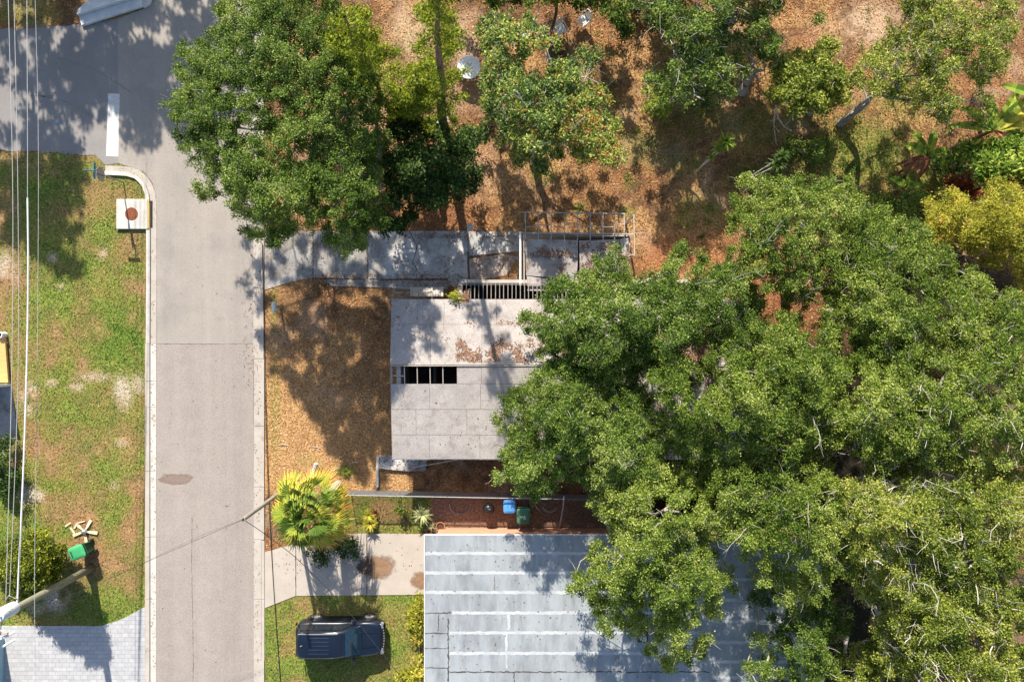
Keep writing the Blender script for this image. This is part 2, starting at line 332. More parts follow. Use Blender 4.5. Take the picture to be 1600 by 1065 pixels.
def build_ground():
    def axis(lo, hi, step):
        a = np.arange(lo, hi+1, step); out = np.array([-16000, -8000, -4000, -2200, -1300])
        return np.concatenate([out[out < lo-50], a, (-out[::-1]+1400)[(-out[::-1]+1400) > hi+50]]).astype(float)
    xs = axis(-300, 1900, 5); ys = axis(-300, 1400, 5)
    X, Y = np.meshgrid(xs, ys, indexing='xy'); g, sa, br, left, n1, n2, n3 = soil_masks(X, Y)
    def c(*v): return np.array(v)
    litter = c(.24, .115, .05); tan = c(.36, .215, .095); dk = c(.12, .065, .035); red = c(.27, .105, .048)
    k = ss(.35, .65, n2)[..., None]; col = dk*(1-k)+litter*k
    k = ss(.45, .7, n3*.5+n1*.5)[..., None]; col = col*(1-k)+tan*k
    bs = ss(.55, .72, fbm(X, Y, 48, 141, 4))[..., None]*(1-left[..., None]); col = col*(1-bs*.6)+c(.30, .20, .13)*bs*.6
    # front yard: pale straw-coloured dry grass towards the street and the fence
    fy = (inpoly(X, Y, [(413, 430), (640, 430), (640, 775), (413, 775)])).astype(float)
    k = (fy*np.clip(ss(520, 700, Y)*.85+ss(520, 415, X)*.5, 0, 1)*(.55+.45*n2))[..., None]; col = col*(1-k)+c(.43, .25, .11)*k
    bd = inpoly(X, Y, BED)[..., None]; col = np.where(bd, c(.20, .125, .085)*(.8+.4*n2[..., None]), col)
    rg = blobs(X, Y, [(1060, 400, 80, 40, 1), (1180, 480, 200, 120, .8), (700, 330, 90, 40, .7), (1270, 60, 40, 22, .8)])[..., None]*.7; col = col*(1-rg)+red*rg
    mould_shade = blobs(X, Y, [(1340, 860, 330, 300, 1), (1150, 760, 220, 130, .9), (1450, 480, 200, 120, .9), (1300, 620, 240, 140, .8)])[..., None]*(.85+.15*n2[..., None]); mould_shade = np.minimum(mould_shade*1.3, 1); col = col*(1-mould_shade)+c(.022, .018, .011)*mould_shade  # leaf mould plus painted shade under the grove, nearly black
    ps = c(.42, .30, .20)*(.85+.3*n3[..., None]); kk = (sa*.95)[..., None]; col = col*(1-kk)+ps*kk
    lf = (left*(1-g)*.8*(1-sa))[..., None]; bt = c(.29, .185, .085)*(1-ss(.4, .6, n2)[..., None])+c(.27, .145, .085)*ss(.4, .6, n2)[..., None]; col = col*(1-lf)+bt*(.75+.5*n3[..., None])*lf
    ls = (left*sa*ss(.4, .6, n2))[..., None]; col = col*(1-ls)+c(.40, .345, .275)*ls
    gr = c(.09, .155, .02)*(1-ss(.3, .7, n2)[..., None])+c(.17, .20, .04)*ss(.3, .7, n2)[..., None]
    col = col*(1-g[..., None])+gr*g[..., None]
    ny, nx = X.shape; co = np.stack([(X-800)/30, (532.5-Y)/30, np.zeros_like(X)], -1).reshape(-1, 3)
    idx = np.arange(ny*nx).reshape(ny, nx); f = np.stack([idx[1:, :-1], idx[1:, 1:], idx[:-1, 1:], idx[:-1, :-1]], -1).reshape(-1, 4)
    me = bpy.data.meshes.new('ground'); me.vertices.add(len(co)); me.vertices.foreach_set('co', co.astype(np.float32).ravel())
    me.loops.add(f.size); me.loops.foreach_set('vertex_index', f.astype(np.int32).ravel()); me.polygons.add(len(f))
    me.polygons.foreach_set('loop_start', np.arange(0, f.size, 4, dtype=np.int32)); me.update(calc_edges=True)
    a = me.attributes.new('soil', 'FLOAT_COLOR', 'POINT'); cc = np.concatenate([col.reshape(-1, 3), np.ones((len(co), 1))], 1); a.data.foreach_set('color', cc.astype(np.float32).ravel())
    m = bpy.data.materials.new('soil'); m.use_nodes = True; n = m.node_tree; b = n.nodes['Principled BSDF']; b.inputs['Roughness'].default_value = .95; b.inputs['Specular IOR Level'].default_value = .1
    at = n.nodes.new('ShaderNodeAttribute'); at.attribute_name = 'soil'; tc = n.nodes.new('ShaderNodeTexCoord')
    mul = at.outputs['Color']
    for s_, lo, hi in ((9, .62, 1.38), (28, .45, 1.55)):
        t = n.nodes.new('ShaderNodeTexNoise'); t.inputs['Scale'].default_value = s_; t.inputs['Detail'].default_value = 4; n.links.new(tc.outputs['Object'], t.inputs['Vector'])
        r = n.nodes.new('ShaderNodeMapRange'); r.inputs[1].default_value = .32; r.inputs[2].default_value = .68; r.inputs[3].default_value = lo; r.inputs[4].default_value = hi; n.links.new(t.outputs['Fac'], r.inputs[0])
        x = n.nodes.new('ShaderNodeMix'); x.data_type = 'RGBA'; x.blend_type = 'MULTIPLY'; x.inputs[0].default_value = 1; n.links.new(mul, x.inputs[6]); n.links.new(r.outputs[0], x.inputs[7]); mul = x.outputs[2]
    n.links.new(mul, b.inputs['Base Color'])
    bp = n.nodes.new('ShaderNodeBump'); bp.inputs['Strength'].default_value = .6; bp.inputs['Distance'].default_value = .04; n.links.new(t.outputs['Fac'], bp.inputs['Height']); n.links.new(bp.outputs[0], b.inputs['Normal'])
    me.materials.append(m); o = bpy.data.objects.new('ground', me); C.objects.link(o); tag(o, kind='structure')
build_ground()
# grass blades and leaf litter lying on it
def scatter_pts(n, x0, x1, y0, y1, rng):
    x = rng.uniform(x0, x1, n); y = rng.uniform(y0, y1, n); h = np.zeros(n, bool)
    for p in HARD: h |= inpoly(x, y, p)
    return x[~h], y[~h]
def build_scatter():
    rng = np.random.default_rng(5)
    x, y = scatter_pts(520000, -60, 1660, -60, 1120, rng)
    keep = (x < 700) | ((y < 440) & (x < 1660)); x = x[keep]; y = y[keep]
    g, sa, br, left, n1, n2, n3 = soil_masks(x, y)
    k = rng.random(len(x)) < np.clip(g, 0, 1)*np.where(left, .95, .6); gx = x[k]; gy = y[k]; g2 = g[k]
    n = len(gx); h = rng.uniform(.03, .085, n); a = rng.uniform(0, 6.283, n); d = np.stack([np.cos(a), np.sin(a), np.zeros(n)], 1)
    base = np.stack([(gx-800)/30, (532.5-gy)/30, np.full(n, .001)], 1); lean = rng.uniform(.4, 1.3, n)
    tip = base + d*(h*lean)[:, None] + np.array([0, 0, 1])*h[:, None]*.7; side = np.stack([-d[:, 1], d[:, 0], np.zeros(n)], 1)*rng.uniform(.010, .024, n)[:, None]
    V = np.stack([base-side, base+side, tip+side*.5, tip-side*.5], 1)
    v = np.clip(.60-.5*g2+.35*(n2[k]-.4)+.8*(fbm(gx, gy, 14, 88, 3)-.5)+rng.normal(0, .15, n), 0, 1)
    tag(quads('grass', V, M['grass'], rnd=v), 'short green and straw coloured turf on the verges', 'grass', kind='stuff')
    # leaf litter
    x, y = scatter_pts(300000, -60, 1660, -60, 1120, rng)
    g, sa, br, left, n1, n2, n3 = soil_masks(x, y)
    bed = inpoly(x, y, BED)
    shade_mask = blobs(x, y, [(1340, 860, 330, 300, 1), (1150, 760, 220, 130, .9), (1450, 480, 200, 120, .9), (1300, 620, 240, 140, .8)])  # litter thins out where the grove floor is painted dark
    k = rng.random(len(x)) < (1-.98*np.minimum(shade_mask*1.4, 1))*np.where(left, .05+.30*br*(1-g)+.10*(1-g), np.where(bed, .05, .95*(1-.6*g)*(1-.6*sa)*ss(.22, .55, n2*.6+n3*.4)*(1-.7*ss(.55, .72, fbm(x, y, 48, 141, 4))))); x = x[k]; y = y[k]; n = len(x)
    Cn = np.stack([(x-800)/30, (532.5-y)/30, rng.uniform(.01, .035, n)], 1)
    V = leaf_quads(Cn, .105, .045, rng, up=3.5)
    fy = inpoly(x, y, [(413, 430), (640, 430), (640, 775), (413, 775)])
    ns = 2600; sx_ = rng.uniform(415, 1400, ns); sy_ = np.where(sx_ < 610, rng.uniform(445, 760, ns), rng.uniform(0, 355, ns)); sc_ = np.stack([(sx_-800)/30, (532.5-sy_)/30, rng.uniform(.02, .04, ns)], 1)
    V = np.concatenate([V, leaf_quads(sc_, .34, .016, rng, up=5)]); x = np.concatenate([x, sx_]); y = np.concatenate([y, sy_]); n += ns; n2 = np.concatenate([n2[k], np.full(ns, .8)]); sa = np.concatenate([sa[k], np.zeros(ns)]); k = slice(None); fy = np.concatenate([fy, np.zeros(ns, bool)])
    v = np.clip(rng.beta(2, 2.6, n)+(n2[k]-.5)*.5+np.where(fy, .18*ss(520, 700, y)+.08, 0)+.25*sa[k], 0, 1)
    tag(quads('leaf_litter', V, M['litter'], rnd=v), 'dry orange and brown fallen leaves covering the yard', 'fallen leaves', kind='stuff')
build_scatter()
def build_weeds():
    rng = np.random.default_rng(8); x, y = scatter_pts(2600, 630, 1480, -20, 420, rng); g, sa, br, left, n1, n2, n3 = soil_masks(x, y)
    m = rng.random(len(x)) < np.clip(g*1.1+.10*(n2 > .55)-.02, 0, 1); x = x[m]; y = y[m]; n = len(x); sz = rng.uniform(.08, .26, n)
    Cn = np.stack([(x-800)/30, (532.5-y)/30, sz*.5], 1); m_ = 26; LC = Cn[:, None, :]+rng.normal(size=(n, m_, 3))*sz[:, None, None]*np.array([.75, .75, .4]); LC[..., 2] = np.abs(LC[..., 2])
    LC = LC.reshape(-1, 3); v = np.clip(np.repeat(rng.random(n), m_)*.6+rng.random(n*m_)*.4, 0, 1)
    tag(quads('ground_cover', leaf_quads(LC, .10, .045, rng, up=.8), M['leaf_oak_deep'], rnd=v), 'scattered low green weeds and seedlings among the fallen leaves', 'weeds', kind='stuff')
build_weeds()

# ------------------------------------------------------------------ roads, kerbs, slabs
def pg(poly, z): return [(G(a, b).x, G(a, b).y) for a, b in poly]
def struct(name, mb, m, **k): return tag(mb.build(name, m, **k), kind='structure')
def arc_pts(cx, cy, r, a0, a1, n): return [(cx+r*math.cos(R(a0+(a1-a0)*i/n)), cy+r*math.sin(R(a0+(a1-a0)*i/n))) for i in range(n+1)]
def rag(pts, amp, step=6):
    out = []
    for i in range(len(pts)-1):
        (ax, ay), (bx, by) = pts[i], pts[i+1]; n = max(1, int(math.hypot(bx-ax, by-ay)/step))
        for k in range(n):
            t = k/n; out.append((ax+(bx-ax)*t+random.uniform(-amp, amp), ay+(by-ay)*t+random.uniform(-amp, amp)))
    out.append(pts[-1]); return out
main_n = [(243, -1200), (397, -1200), (396, 537), (244.5, 537), (245, 340), (244, 306), (238, 285), (224, 268), (200, 260)] + [(185, 255), (184, 29), (225, 14), (240, 3)]
struct('road', MB().prism(pg(main_n, 0), -.05, .012), M['asphalt'])
struct('road_resurfaced', MB().prism(pg([(244.5, 537), (396, 537), (398, 1065), (402, 2200), (238, 2200), (243, 1065)], 0), -.05, .016), M['asphalt_new'])
side = [(184, 29), (185, 255), (165, 258)] + rag([(150, 244), (60, 237), (-300, 226)], 1.6) + [(-1500, 220), (-1500, 44)] + rag([(-300, 46), (40, 45), (125, 38)], 1.2) + [(130, 40)]
struct('side_road', MB().prism(pg(side, 0), -.05, .011), M['asphalt_side'])
# thin joints, skid marks and a damp patch on the asphalt
mk = MB()
mk.ribbon([G(x, 537+random.uniform(-.5, .5)) for x in range(245, 397, 5)], .025, .0175, .6)
mk.ribbon([G(301+1.2*math.sin(y*.02)+random.uniform(-.4, .4), y) for y in range(808, 1110, 4)], .02, .0185, .9)
struct('road_joints', mk, M['crack']); mk = MB()
for x0, y0, x1, y1, sag in ((60, 150, 160, 195, 10), (90, 90, 205, 145, 8), (10, 140, 90, 150, -4)):
    mk.ribbon([G(x0+(x1-x0)*t/20, y0+(y1-y0)*t/20+sag*math.sin(math.pi*t/20)*-1) for t in range(21)], .06, .0145, .8)
struct('skid_marks', mk, M['skid'])
stop = MB().prism([(p.x, p.y) for p in (G(169, 162), G(187, 162), G(185, 245), G(166, 244))], .012, .0175)
struct('stop_line', stop, M['white_paint'])
struct('stop_line_worn', MB().prism([(p.x, p.y) for p in (G(169, 146), G(187, 147), G(187, 161.7), G(169, 161.7))], .012, .0172), M['worn_paint'])
struct('road_mark_blue', MB().ribbon([G(x, 193+random.uniform(-.6, .6)) for x in range(80, 97, 3)], .07, .0165, .7), mat('blue_spray', (.10, .22, .42), (.17, .2, .27), 9))
# kerbs
def kerb_strip(name, inner, outer, z, m, gap=True):
    mb = MB(); n = len(inner)
    for i in range(n-1):
        a, b, c, d = inner[i], inner[i+1], outer[i+1], outer[i]
        mb.prism([(G(*q).x, G(*q).y) for q in (a, b, c, d)], -.05, z)
    return struct(name, mb, m)
def curve_l(off):
    """left kerb line at an offset (px) to the lawn side of the asphalt edge"""
    pts = []
    for x, y, nx, ny in ((165, 259, 0, 1), (185, 259.5, 0, 1), (202, 261, -.15, .98), (218, 266, -.4, .9), (230, 276, -.75, .65), (238, 288, -.93, .35), (243, 303, -1, .1), (245, 320, -1, 0), (245, 420, -1, 0), (244.5, 536, -1, 0)):
        pts.append((x+nx*off, y+ny*off))
    return pts
yy = [536, 595, 636, 735, 838, 935, 1015, 1120, 2200]
kerb_strip('gutter_left', curve_l(0), curve_l(9), .03, M['concrete'])
kerb_strip('kerb_left', curve_l(9.3), curve_l(15), .11, M['concrete_white'])
mbg = MB(); mbk = MB()
for i in range(len(yy)-1):
    y0, y1 = yy[i]+.3, yy[i+1]-.3; e = 244.3
    mbg.prism(pg([(e-9, y0), (e, y0), (e-(.5 if i > 5 else 0), y1), (e-9, y1)], 0), -.05, .031)
    mbk.prism(pg([(e-16, y0), (e-9.3, y0), (e-9.3, y1), (e-16, y1)], 0), -.05, .10)
struct('gutter_left_lower', mbg, M['concrete_white']); struct('kerb_left_lower', mbk, M['concrete'])
mbg = MB(); mbk = MB(); ys_ = [-1200, 0, 120, 240, 350, 450, 560, 665, 760, 842, 935, 1030, 1120, 2200]
for i in range(len(ys_)-1):
    y0, y1 = ys_[i]+.3, ys_[i+1]-.3; e = 396.2+(.8 if y0 > 500 else 0)
    mbg.prism(pg([(e, y0), (e+11.5, y0), (e+11.5, y1), (e, y1)], 0), -.05, .03)
    low = 350 <= ys_[i] < 450 or ys_[i] in (842, 935-0)
    mbk.prism(pg([(e+12, y0), (e+16.5, y0), (e+16.5, y1), (e+12, y1)], 0), -.05, .045 if low else .085)
struct('gutter_right', mbg, M['concrete']); struct('kerb_right', mbk, M['concrete'])
# concrete barrier slab at the top left corner
a = G(125, 22); b = G(222, -8)
t = thing('drainage_headwall', 'long weathered white concrete kerb block on the verge by the side road mouth', 'kerb block', tuple(G(175, 18)))
o = t.location
def quadprism(pts, z0, z1): return MB(o).prism([(G(*q).x, G(*q).y) for q in pts], z0, z1)
quadprism([(130, 42), (225, 12), (222, -2), (126, 28)], 0, .16).build('lower_step', M['slab_white'], t, bevel=.015)
quadprism([(126, 27.6), (222, -2.4), (221, -20), (140, 8), (128, 20)], 0, .34).build('upper_step', M['slab_white'], t, bevel=.015)
kerb_strip('kerb_corner', [(226, 14), (236, 9), (241, -4), (242, -40), (242, -400)], [(222, 3), (229, -1), (233, -10), (234, -40), (234, -400)], .10, M['concrete_white'])
# storm inlet slab with rust manhole
t = thing('storm_inlet', 'square white concrete storm inlet with a rusty round cover on the left verge', 'storm drain', tuple(G(209, 335)))
o = t.location
MB(o).box(G(208.5, 335, .07), (1.62, 1.55, .16)).build('slab', M['concrete_white'], t, bevel=.012)
mb = MB(o); c = G(208, 335); mb.lathe([(.335, .15), (.335, .158), (.30, .166), (.29, .160), (.03, .162)], c, 40)
mb.build('manhole_cover', M['rust'], t)
MB(o).box(G(234, 335, .085), (.07, 1.5, .14)).build('yellow_edge', M['yellow'], t)
MB(o).box(G(237, 335, .034), (.13, 1.4, .012)).build('inlet_throat', M['dark'], t)
# driveway to the damaged house
def slabs(name, rects, m, z=.03):
    mb = MB()
    for r_ in rects: mb.prism([(G(*q).x, G(*q).y) for q in r_], -.04, z+random.uniform(-.003, .003))
    return struct(name, mb, m)
slabs('driveway', [[(414, 362), (489, 361), (489, 434), (470, 437), (445, 443), (414, 453)], [(490, 361), (575, 361), (575, 436), (500, 433), (490, 434)]], M['concrete_old'])
slabs('driveway_mid', [[(575.5, 361), (731, 361), (731, 434), (575.5, 436)], [(732, 362), (813, 362), (813, 392), (732, 400)], [(700, 434), (731, 435), (731, 447), (700, 447)]], M['concrete_patchy'])
slabs('walkway', [[(505, 437), (602, 437), (602, 449), (520, 447)], [(600, 438), (700, 438), (700, 452), (640, 452), (600, 449)]], M['concrete_old'], .05)
slabs('carport_floor', [[(733, 405), (790, 397), (812, 402), (790, 430), (735, 441)]], M['plywood_old'], .06)
# neighbour driveway
slabs('neighbour_driveway', [[(414, 862), (455, 851), (462, 852), (462, 930), (414, 949)], [(463, 851), (500, 834), (573, 833), (573, 929), (463, 930)], [(574, 833), (664, 834), (664, 928), (574, 929)], [(664.5, 834), (760, 834), (760, 928), (664.5, 928)]], M['drive'])
def fade_mat(name, c1, c2):
    m = mat(name, c1, c2, 3, .9, fine=.15, fine_scale=20); n = m.node_tree; L = n.links; b = n.nodes['Principled BSDF']; out = n.nodes['Material Output']
    tc = n.nodes.new('ShaderNodeTexCoord'); ln = n.nodes.new('ShaderNodeVectorMath'); ln.operation = 'LENGTH'; L.new(tc.outputs['Object'], ln.inputs[0])
    t = n.nodes.new('ShaderNodeTexNoise'); t.inputs['Scale'].default_value = 2.2; t.inputs['Detail'].default_value = 6; t.inputs['Roughness'].default_value = .65; L.new(tc.outputs['Object'], t.inputs[0])
    ma = n.nodes.new('ShaderNodeMath'); ma.operation = 'MULTIPLY_ADD'; ma.inputs[1].default_value = .9; L.new(t.outputs[0], ma.inputs[0]); L.new(ln.outputs['Value'], ma.inputs[2])
    r = n.nodes.new('ShaderNodeMapRange'); r.inputs[1].default_value = .95; r.inputs[2].default_value = 1.25; r.inputs[3].default_value = .92; r.inputs[4].default_value = 0; L.new(ma.outputs[0], r.inputs[0]); L.new(r.outputs[0], b.inputs['Alpha']); return m
M['fade_brown'] = fade_mat('fade_brown', (.20, .115, .065), (.27, .17, .10)); M['fade_dark'] = fade_mat('fade_dark', (.07, .05, .04), (.12, .08, .06)); M['fade_road'] = fade_mat('fade_road', (.20, .145, .115), (.225, .17, .14))
def stain(cx, cy, rx, ry, z, m, name):
    ob = MB().add([(-1.4, -1.4, 0), (1.4, -1.4, 0), (1.4, 1.4, 0), (-1.4, 1.4, 0)], [(0, 1, 2, 3)]).build(name, m); ob.location = G(cx, cy, z); ob.scale = (rx/30*1.25, ry/30*1.25, 1); tag(ob, kind='structure')
stain(590, 885, 32, 20, .0385, M['fade_brown'], 'driveway_stain')
stain(572, 884, 16, 13, .0395, M['fade_dark'], 'driveway_stain_dark')
stain(662, 906, 22, 15, .0385, M['fade_brown'], 'driveway_stain_brown')
stain(276, 748, 30, 9, .0195, M['fade_road'], 'road_stain')
# pavers bottom left
def brick_mat():
    m = bpy.data.materials.new('pavers'); m.use_nodes = True; n = m.node_tree; b = n.nodes['Principled BSDF']; b.inputs['Roughness'].default_value = .8
    tc = n.nodes.new('ShaderNodeTexCoord'); br = n.nodes.new('ShaderNodeTexBrick'); n.links.new(tc.outputs['Object'], br.inputs[0])
    br.inputs['Scale'].default_value = 1; br.inputs['Brick Width'].default_value = .36; br.inputs['Row Height'].default_value = .22; br.inputs['Mortar Size'].default_value = .011
    br.offset = .37; br.inputs['Color1'].default_value = (.385, .385, .39, 1); br.inputs['Color2'].default_value = (.32, .325, .335, 1); br.inputs['Mortar'].default_value = (.24, .235, .235, 1)
    t = n.nodes.new('ShaderNodeTexNoise'); t.inputs['Scale'].default_value = 4; n.links.new(tc.outputs['Object'], t.inputs[0])
    r = n.nodes.new('ShaderNodeMapRange'); r.inputs[3].default_value = .8; r.inputs[4].default_value = 1.2; n.links.new(t.outputs[0], r.inputs[0])
    x = n.nodes.new('ShaderNodeMix'); x.data_type = 'RGBA'; x.blend_type = 'MULTIPLY'; x.inputs[0].default_value = 1; n.links.new(br.outputs[0], x.inputs[6]); n.links.new(r.outputs[0], x.inputs[7]); n.links.new(x.outputs[2], b.inputs[0])
    return m
pv = [(-400, 977), (158, 977), (182, 970), (200, 962), (227, 947), (227.5, 1500), (-400, 1500)]
struct('paver_driveway', MB().prism(pg(pv, 0), -.04, .035), brick_mat())
# ------------------------------------------------------------------ left edge: deck, white fence
t = thing('plank_deck', 'low orange timber deck at the left edge above a white fence end', 'deck', tuple(G(0, 560))); o = t.location
for i in range(6):
    x = 3.5-i*5.0+2
    MB(o).prism([(G(*q).x, G(*q).y) for q in ((x-2.4, 526), (x+2.3 if i else 12, 526), (x+2.3 if i else 17.5, 597), (x-2.4, 597))], .1, .22).build('plank', M['deck'], t)
for yy_ in (535, 560, 590): MB(o).box(G(-8, yy_, .05), (1.4, .1, .1)).build('joist', M['lumber'], t)
t = thing('vent_pipe', 'short upright white plastic pipe with dark mouth beside the timber deck', 'pipe', tuple(G(8, 523)))
mb = MB(); mb.lathe([(.16, 0), (.16, .42), (.12, .42), (.12, .3)], (0, 0, 0), 24); mb.build('pipe', M['plastic_white'], t)
MB().lathe([(.119, .30), (.119, .31)], (0, 0, 0), 20).build('opening', M['dark'], t)
t = thing('vinyl_fence', 'white panel fence end just below the orange timber deck', 'fence', tuple(G(0, 601))); o = t.location
MB(o).box(G(-42, 601, .95), (4.0, .05, 1.75)).build('panel', M['plastic_white'], t)
for x in (16, -42, -100): MB(o).box(G(x, 601, .97), (.13, .13, 1.94)).build('post', M['plastic_white'], t)
MB(o).box(G(-42, 601, 1.84), (4.0, .09, .08)).build('rail', M['plastic_white'], t)
slabs('patio_slab', [[(-120, 603), (19, 603), (28, 685), (-120, 687)]], M['concrete_old'])
# pale blue shed bottom left
t = thing('garden_shed', 'pale blue shed wall and roof edge left of the paver driveway', 'shed', tuple(G(-20, 1050))); o = t.location
MB(o).box(G(-30, 1070, 1.1), (2.5, 5.0, 2.2)).build('wall', M['paint_blue'], t)
MB(o).box(G(-30, 1070, 2.25), (2.7, 5.2, .1)).build('roof', M['paint_blue'], t)

# ------------------------------------------------------------------ damaged house (main plywood roof)
house = thing('stripped_house', 'long single storey house with bare grey plywood roof and a hole open to its rafters', 'house', tuple(G(850, 580))); o = house.location
XW, XE = P(611, 590, 3).x, P(1180, 575, 3.4).x
YN, ZN = P(700, 467, 2.75).y, 2.75
YR, ZR = P(700, 572, 3.15).y, 3.15
YS, ZS = P(700, 717, 2.55).y, 2.55
def sheet_plane(rows, name, ya, za, yb, zb, m, sgn=1, parent=house, off=None):
    """rows: list of (t0,t1,[x seams]) along the slope from edge a (t=0) to b (t=1)"""
    mb = MB(off or o)
    for t0, t1, seams in rows:
        for i in range(len(seams)-1):
            dz = random.uniform(0, .007); g = .006
            x0, x1 = seams[i]+g, seams[i+1]-g; ta, tb = t0+.0018, t1-.0018
            p = lambda t_, z: (ya+(yb-ya)*t_, za+(zb-za)*t_+z+dz)
            y0, z0 = p(ta, 0); y1, z1 = p(tb, 0)
            skew = random.uniform(-.004, .004)
            vs = [(x0, y0, z0-.018), (x1, y0+skew, z0-.018), (x1, y1+skew, z1-.018), (x0, y1, z1-.018), (x0, y0, z0), (x1, y0+skew, z0), (x1, y1+skew, z1), (x0, y1, z1)]
            fl = [(0, 1, 2, 3), (7, 6, 5, 4), (4, 5, 1, 0), (5, 6, 2, 1), (6, 7, 3, 2), (7, 4, 0, 3)]
            if yb > ya: fl = [f[::-1] for f in fl]
            mb.add(vs, fl)
    return mb.build(name, m, parent)
def seams(first, x_end, step=2.44, start=None):
    s_ = [XW if start is None else start]; x = first
    while x < x_end-.3: s_.append(x); x += step
    s_.append(x_end); return s_
px2x = lambda px, z: P(px, 500, z).x
XH = px2x(713, 3.4)
tS = lambda py: (P(0, py, 3.3).y-YR)/(YS-YR)
sheet_plane([(0, .185, [XH]+seams(px2x(752, 3.2), XE)[1:]), (.185, .46, seams(px2x(671, 3), XE)), (.46, .735, seams(px2x(650, 2.8), XE)), (.735, 1, seams(px2x(671, 2.6), XE))], 'roof_south', YR, ZR, YS, ZS, M['plywood'])
sheet_plane([(0, .385, [XW]+[px2x(652, 2.8), px2x(694, 2.8)]+seams(px2x(776, 2.8), XE)[1:]), (.385, .99, seams(px2x(673, 3), XE))], 'roof_north', YN, ZN, YR+.04, ZR, M['plywood'])
MB(o).beam((XW-.02, YR+.03, ZR-.03), (XE+.12, YR+.03, ZR-.03), .045, .16).build('ridge_board', M['lumber'], house)
MB(o).beam((XW, YS-.012, ZS-.09), (XE, YS-.012, ZS-.09), .02, .15).build('fascia', M['plastic_white'], house)
for xe in (XW-.012, XE+.012):
    mb = MB(o); mb.beam((xe, YR, ZR-.07), (xe, YS, ZS-.07), .022, .12); mb.beam((xe, YR+.05, ZR-.07), (xe, YN, ZN-.07), .022, .12); mb.build('barge_board', M['lumber'], house)
# rafters seen in the ridge hole and the bare north eave
for i in range(5):
    x = XW+.02+i*.61
    MB(o).beam((x+.02, YR-.01, ZR-.075), (x+.02, YS+.05, ZS-.075), .04, .11).build('rafter', M['lumber'], house)
MB(o).beam((XW+.04, YR-.45, ZR-.16), (XW+.61, YR-.47, ZR-.16), .05, .04).build('blocking', M['lumber'], house)
x = px2x(722, 2.7)
i = 0
while x < px2x(885, 2.7):
    dl = .78 if i % 5 else .70
    MB(o).beam((x, YN+.01, ZN-.06), (x, YN+dl+random.uniform(-.03, .03), ZN-.06-dl*.22), .036, .09).build('rafter', M['lumber_grey'], house); x += .2+.012*math.sin(i*2.); i += 1
MB(o).beam((px2x(717, 2.5), YN+.72, ZN-.26), (px2x(900, 2.5), YN+.72, ZN-.26), .04, .09).build('eave_beam', M['lumber_grey'], house)
for a_, b_ in ((614, 629), (634, 674)):
    MB(o).beam((px2x(a_, 2.6), YN+.32, ZN-.12), (px2x(b_, 2.6), YN+.32, ZN-.12), .04, .05).build('lath', M['lumber'], house)
for px_ in (615, 634, 654, 675): MB(o).beam((px2x(px_, 2.7), YN+.01, ZN-.06), (px2x(px_, 2.7), YN+(.9 if px_ == 615 else .35), ZN-.12), .03, .06).build('rafter', M['lumber_grey'], house)
# walls (hollow) and interior floor
wx0, wx1, wy0, wy1 = XW+.35, XE-.4, YS+.55, YN-.10
zt = lambda y: (ZR+(ZN-ZR)*(y-YR)/(YN-YR) if y > YR else ZR+(ZS-ZR)*(YR-y)/(YR-YS))-.14
mb = MB(o); mb.box(((wx0+wx1)/2, wy0, zt(wy0)/2), (wx1-wx0, .2, zt(wy0))); mb.build('south_wall', M['stucco'], house)
XV = px2x(718, 2.7); MB(o).box(((wx0+XV)/2, wy1, zt(wy1)/2), (XV-wx0, .2, zt(wy1))).build('north_wall', M['stucco'], house)
MB(o).box(((XV+wx1)/2, YN+.88, 1.2), (wx1-XV, .16, 2.36)).build('north_wall', M['stucco'], house)  # wall added past the eave to block sun and keep the gap dark
MB(o).box((XV, (YN+.80+wy1)/2, 1.2), (.16, YN+.8-wy1+.02, 2.36)).build('north_wall', M['stucco'], house)
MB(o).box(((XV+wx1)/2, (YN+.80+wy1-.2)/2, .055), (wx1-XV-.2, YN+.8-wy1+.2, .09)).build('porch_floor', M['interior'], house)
for x in (wx0, wx1):
    pts = [(wy0+.1, 0), (wy1-.1, 0), (wy1-.1, zt(wy1)), (YR, zt(YR)), (wy0+.1, zt(wy0))]
    vs = [(x-.1, y, z) for y, z in pts]+[(x+.1, y, z) for y, z in pts]
    MB(o).add(vs, [(4, 3, 2, 1, 0), (5, 6, 7, 8, 9)]+[(k, (k+1) % 5, 5+(k+1) % 5, 5+k) for k in range(5)]).build('end_wall', M['stucco'], house)
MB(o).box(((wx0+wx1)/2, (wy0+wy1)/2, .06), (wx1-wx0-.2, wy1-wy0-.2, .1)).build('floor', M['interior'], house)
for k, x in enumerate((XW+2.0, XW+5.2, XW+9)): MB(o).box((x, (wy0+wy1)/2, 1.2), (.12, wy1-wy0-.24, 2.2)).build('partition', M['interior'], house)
for wx in (-4.2, -1.2, 2.4):
    f = MB(o).box((wx, wy0-.115, 1.35), (1.2, .05, 1.1)).build('window', M['plastic_white'], house)
    MB(o).box((wx, wy0-.145, 1.35), (1.05, .02, .95)).build('pane', M['glass'], f)
f = MB(o).box((wx0-.12, YR-1.2, 1.35), (.05, 1.3, 1.1)).build('window', M['plastic_white'], house); MB(o).box((wx0-.15, YR-1.2, 1.35), (.02, 1.15, .95)).build('pane', M['glass'], f)
# front stoop under the south west corner
t = thing('concrete_stoop', 'broken concrete stoop and low wall sticking out below the plywood roof corner', 'stoop', tuple(G(630, 722))); o2 = t.location
MB(o2).prism([(G(*q).x, G(*q).y) for q in ((592, 711), (668, 711), (666, 734), (640, 735), (594, 731))], 0, .18).build('step', M['concrete_patchy'], t, bevel=.01)
MB(o2).prism([(G(*q).x, G(*q).y) for q in ((589.5, 713), (593, 713), (592.5, 759), (588.5, 759))], 0, .25).build('low_wall', M['concrete_white'], t)
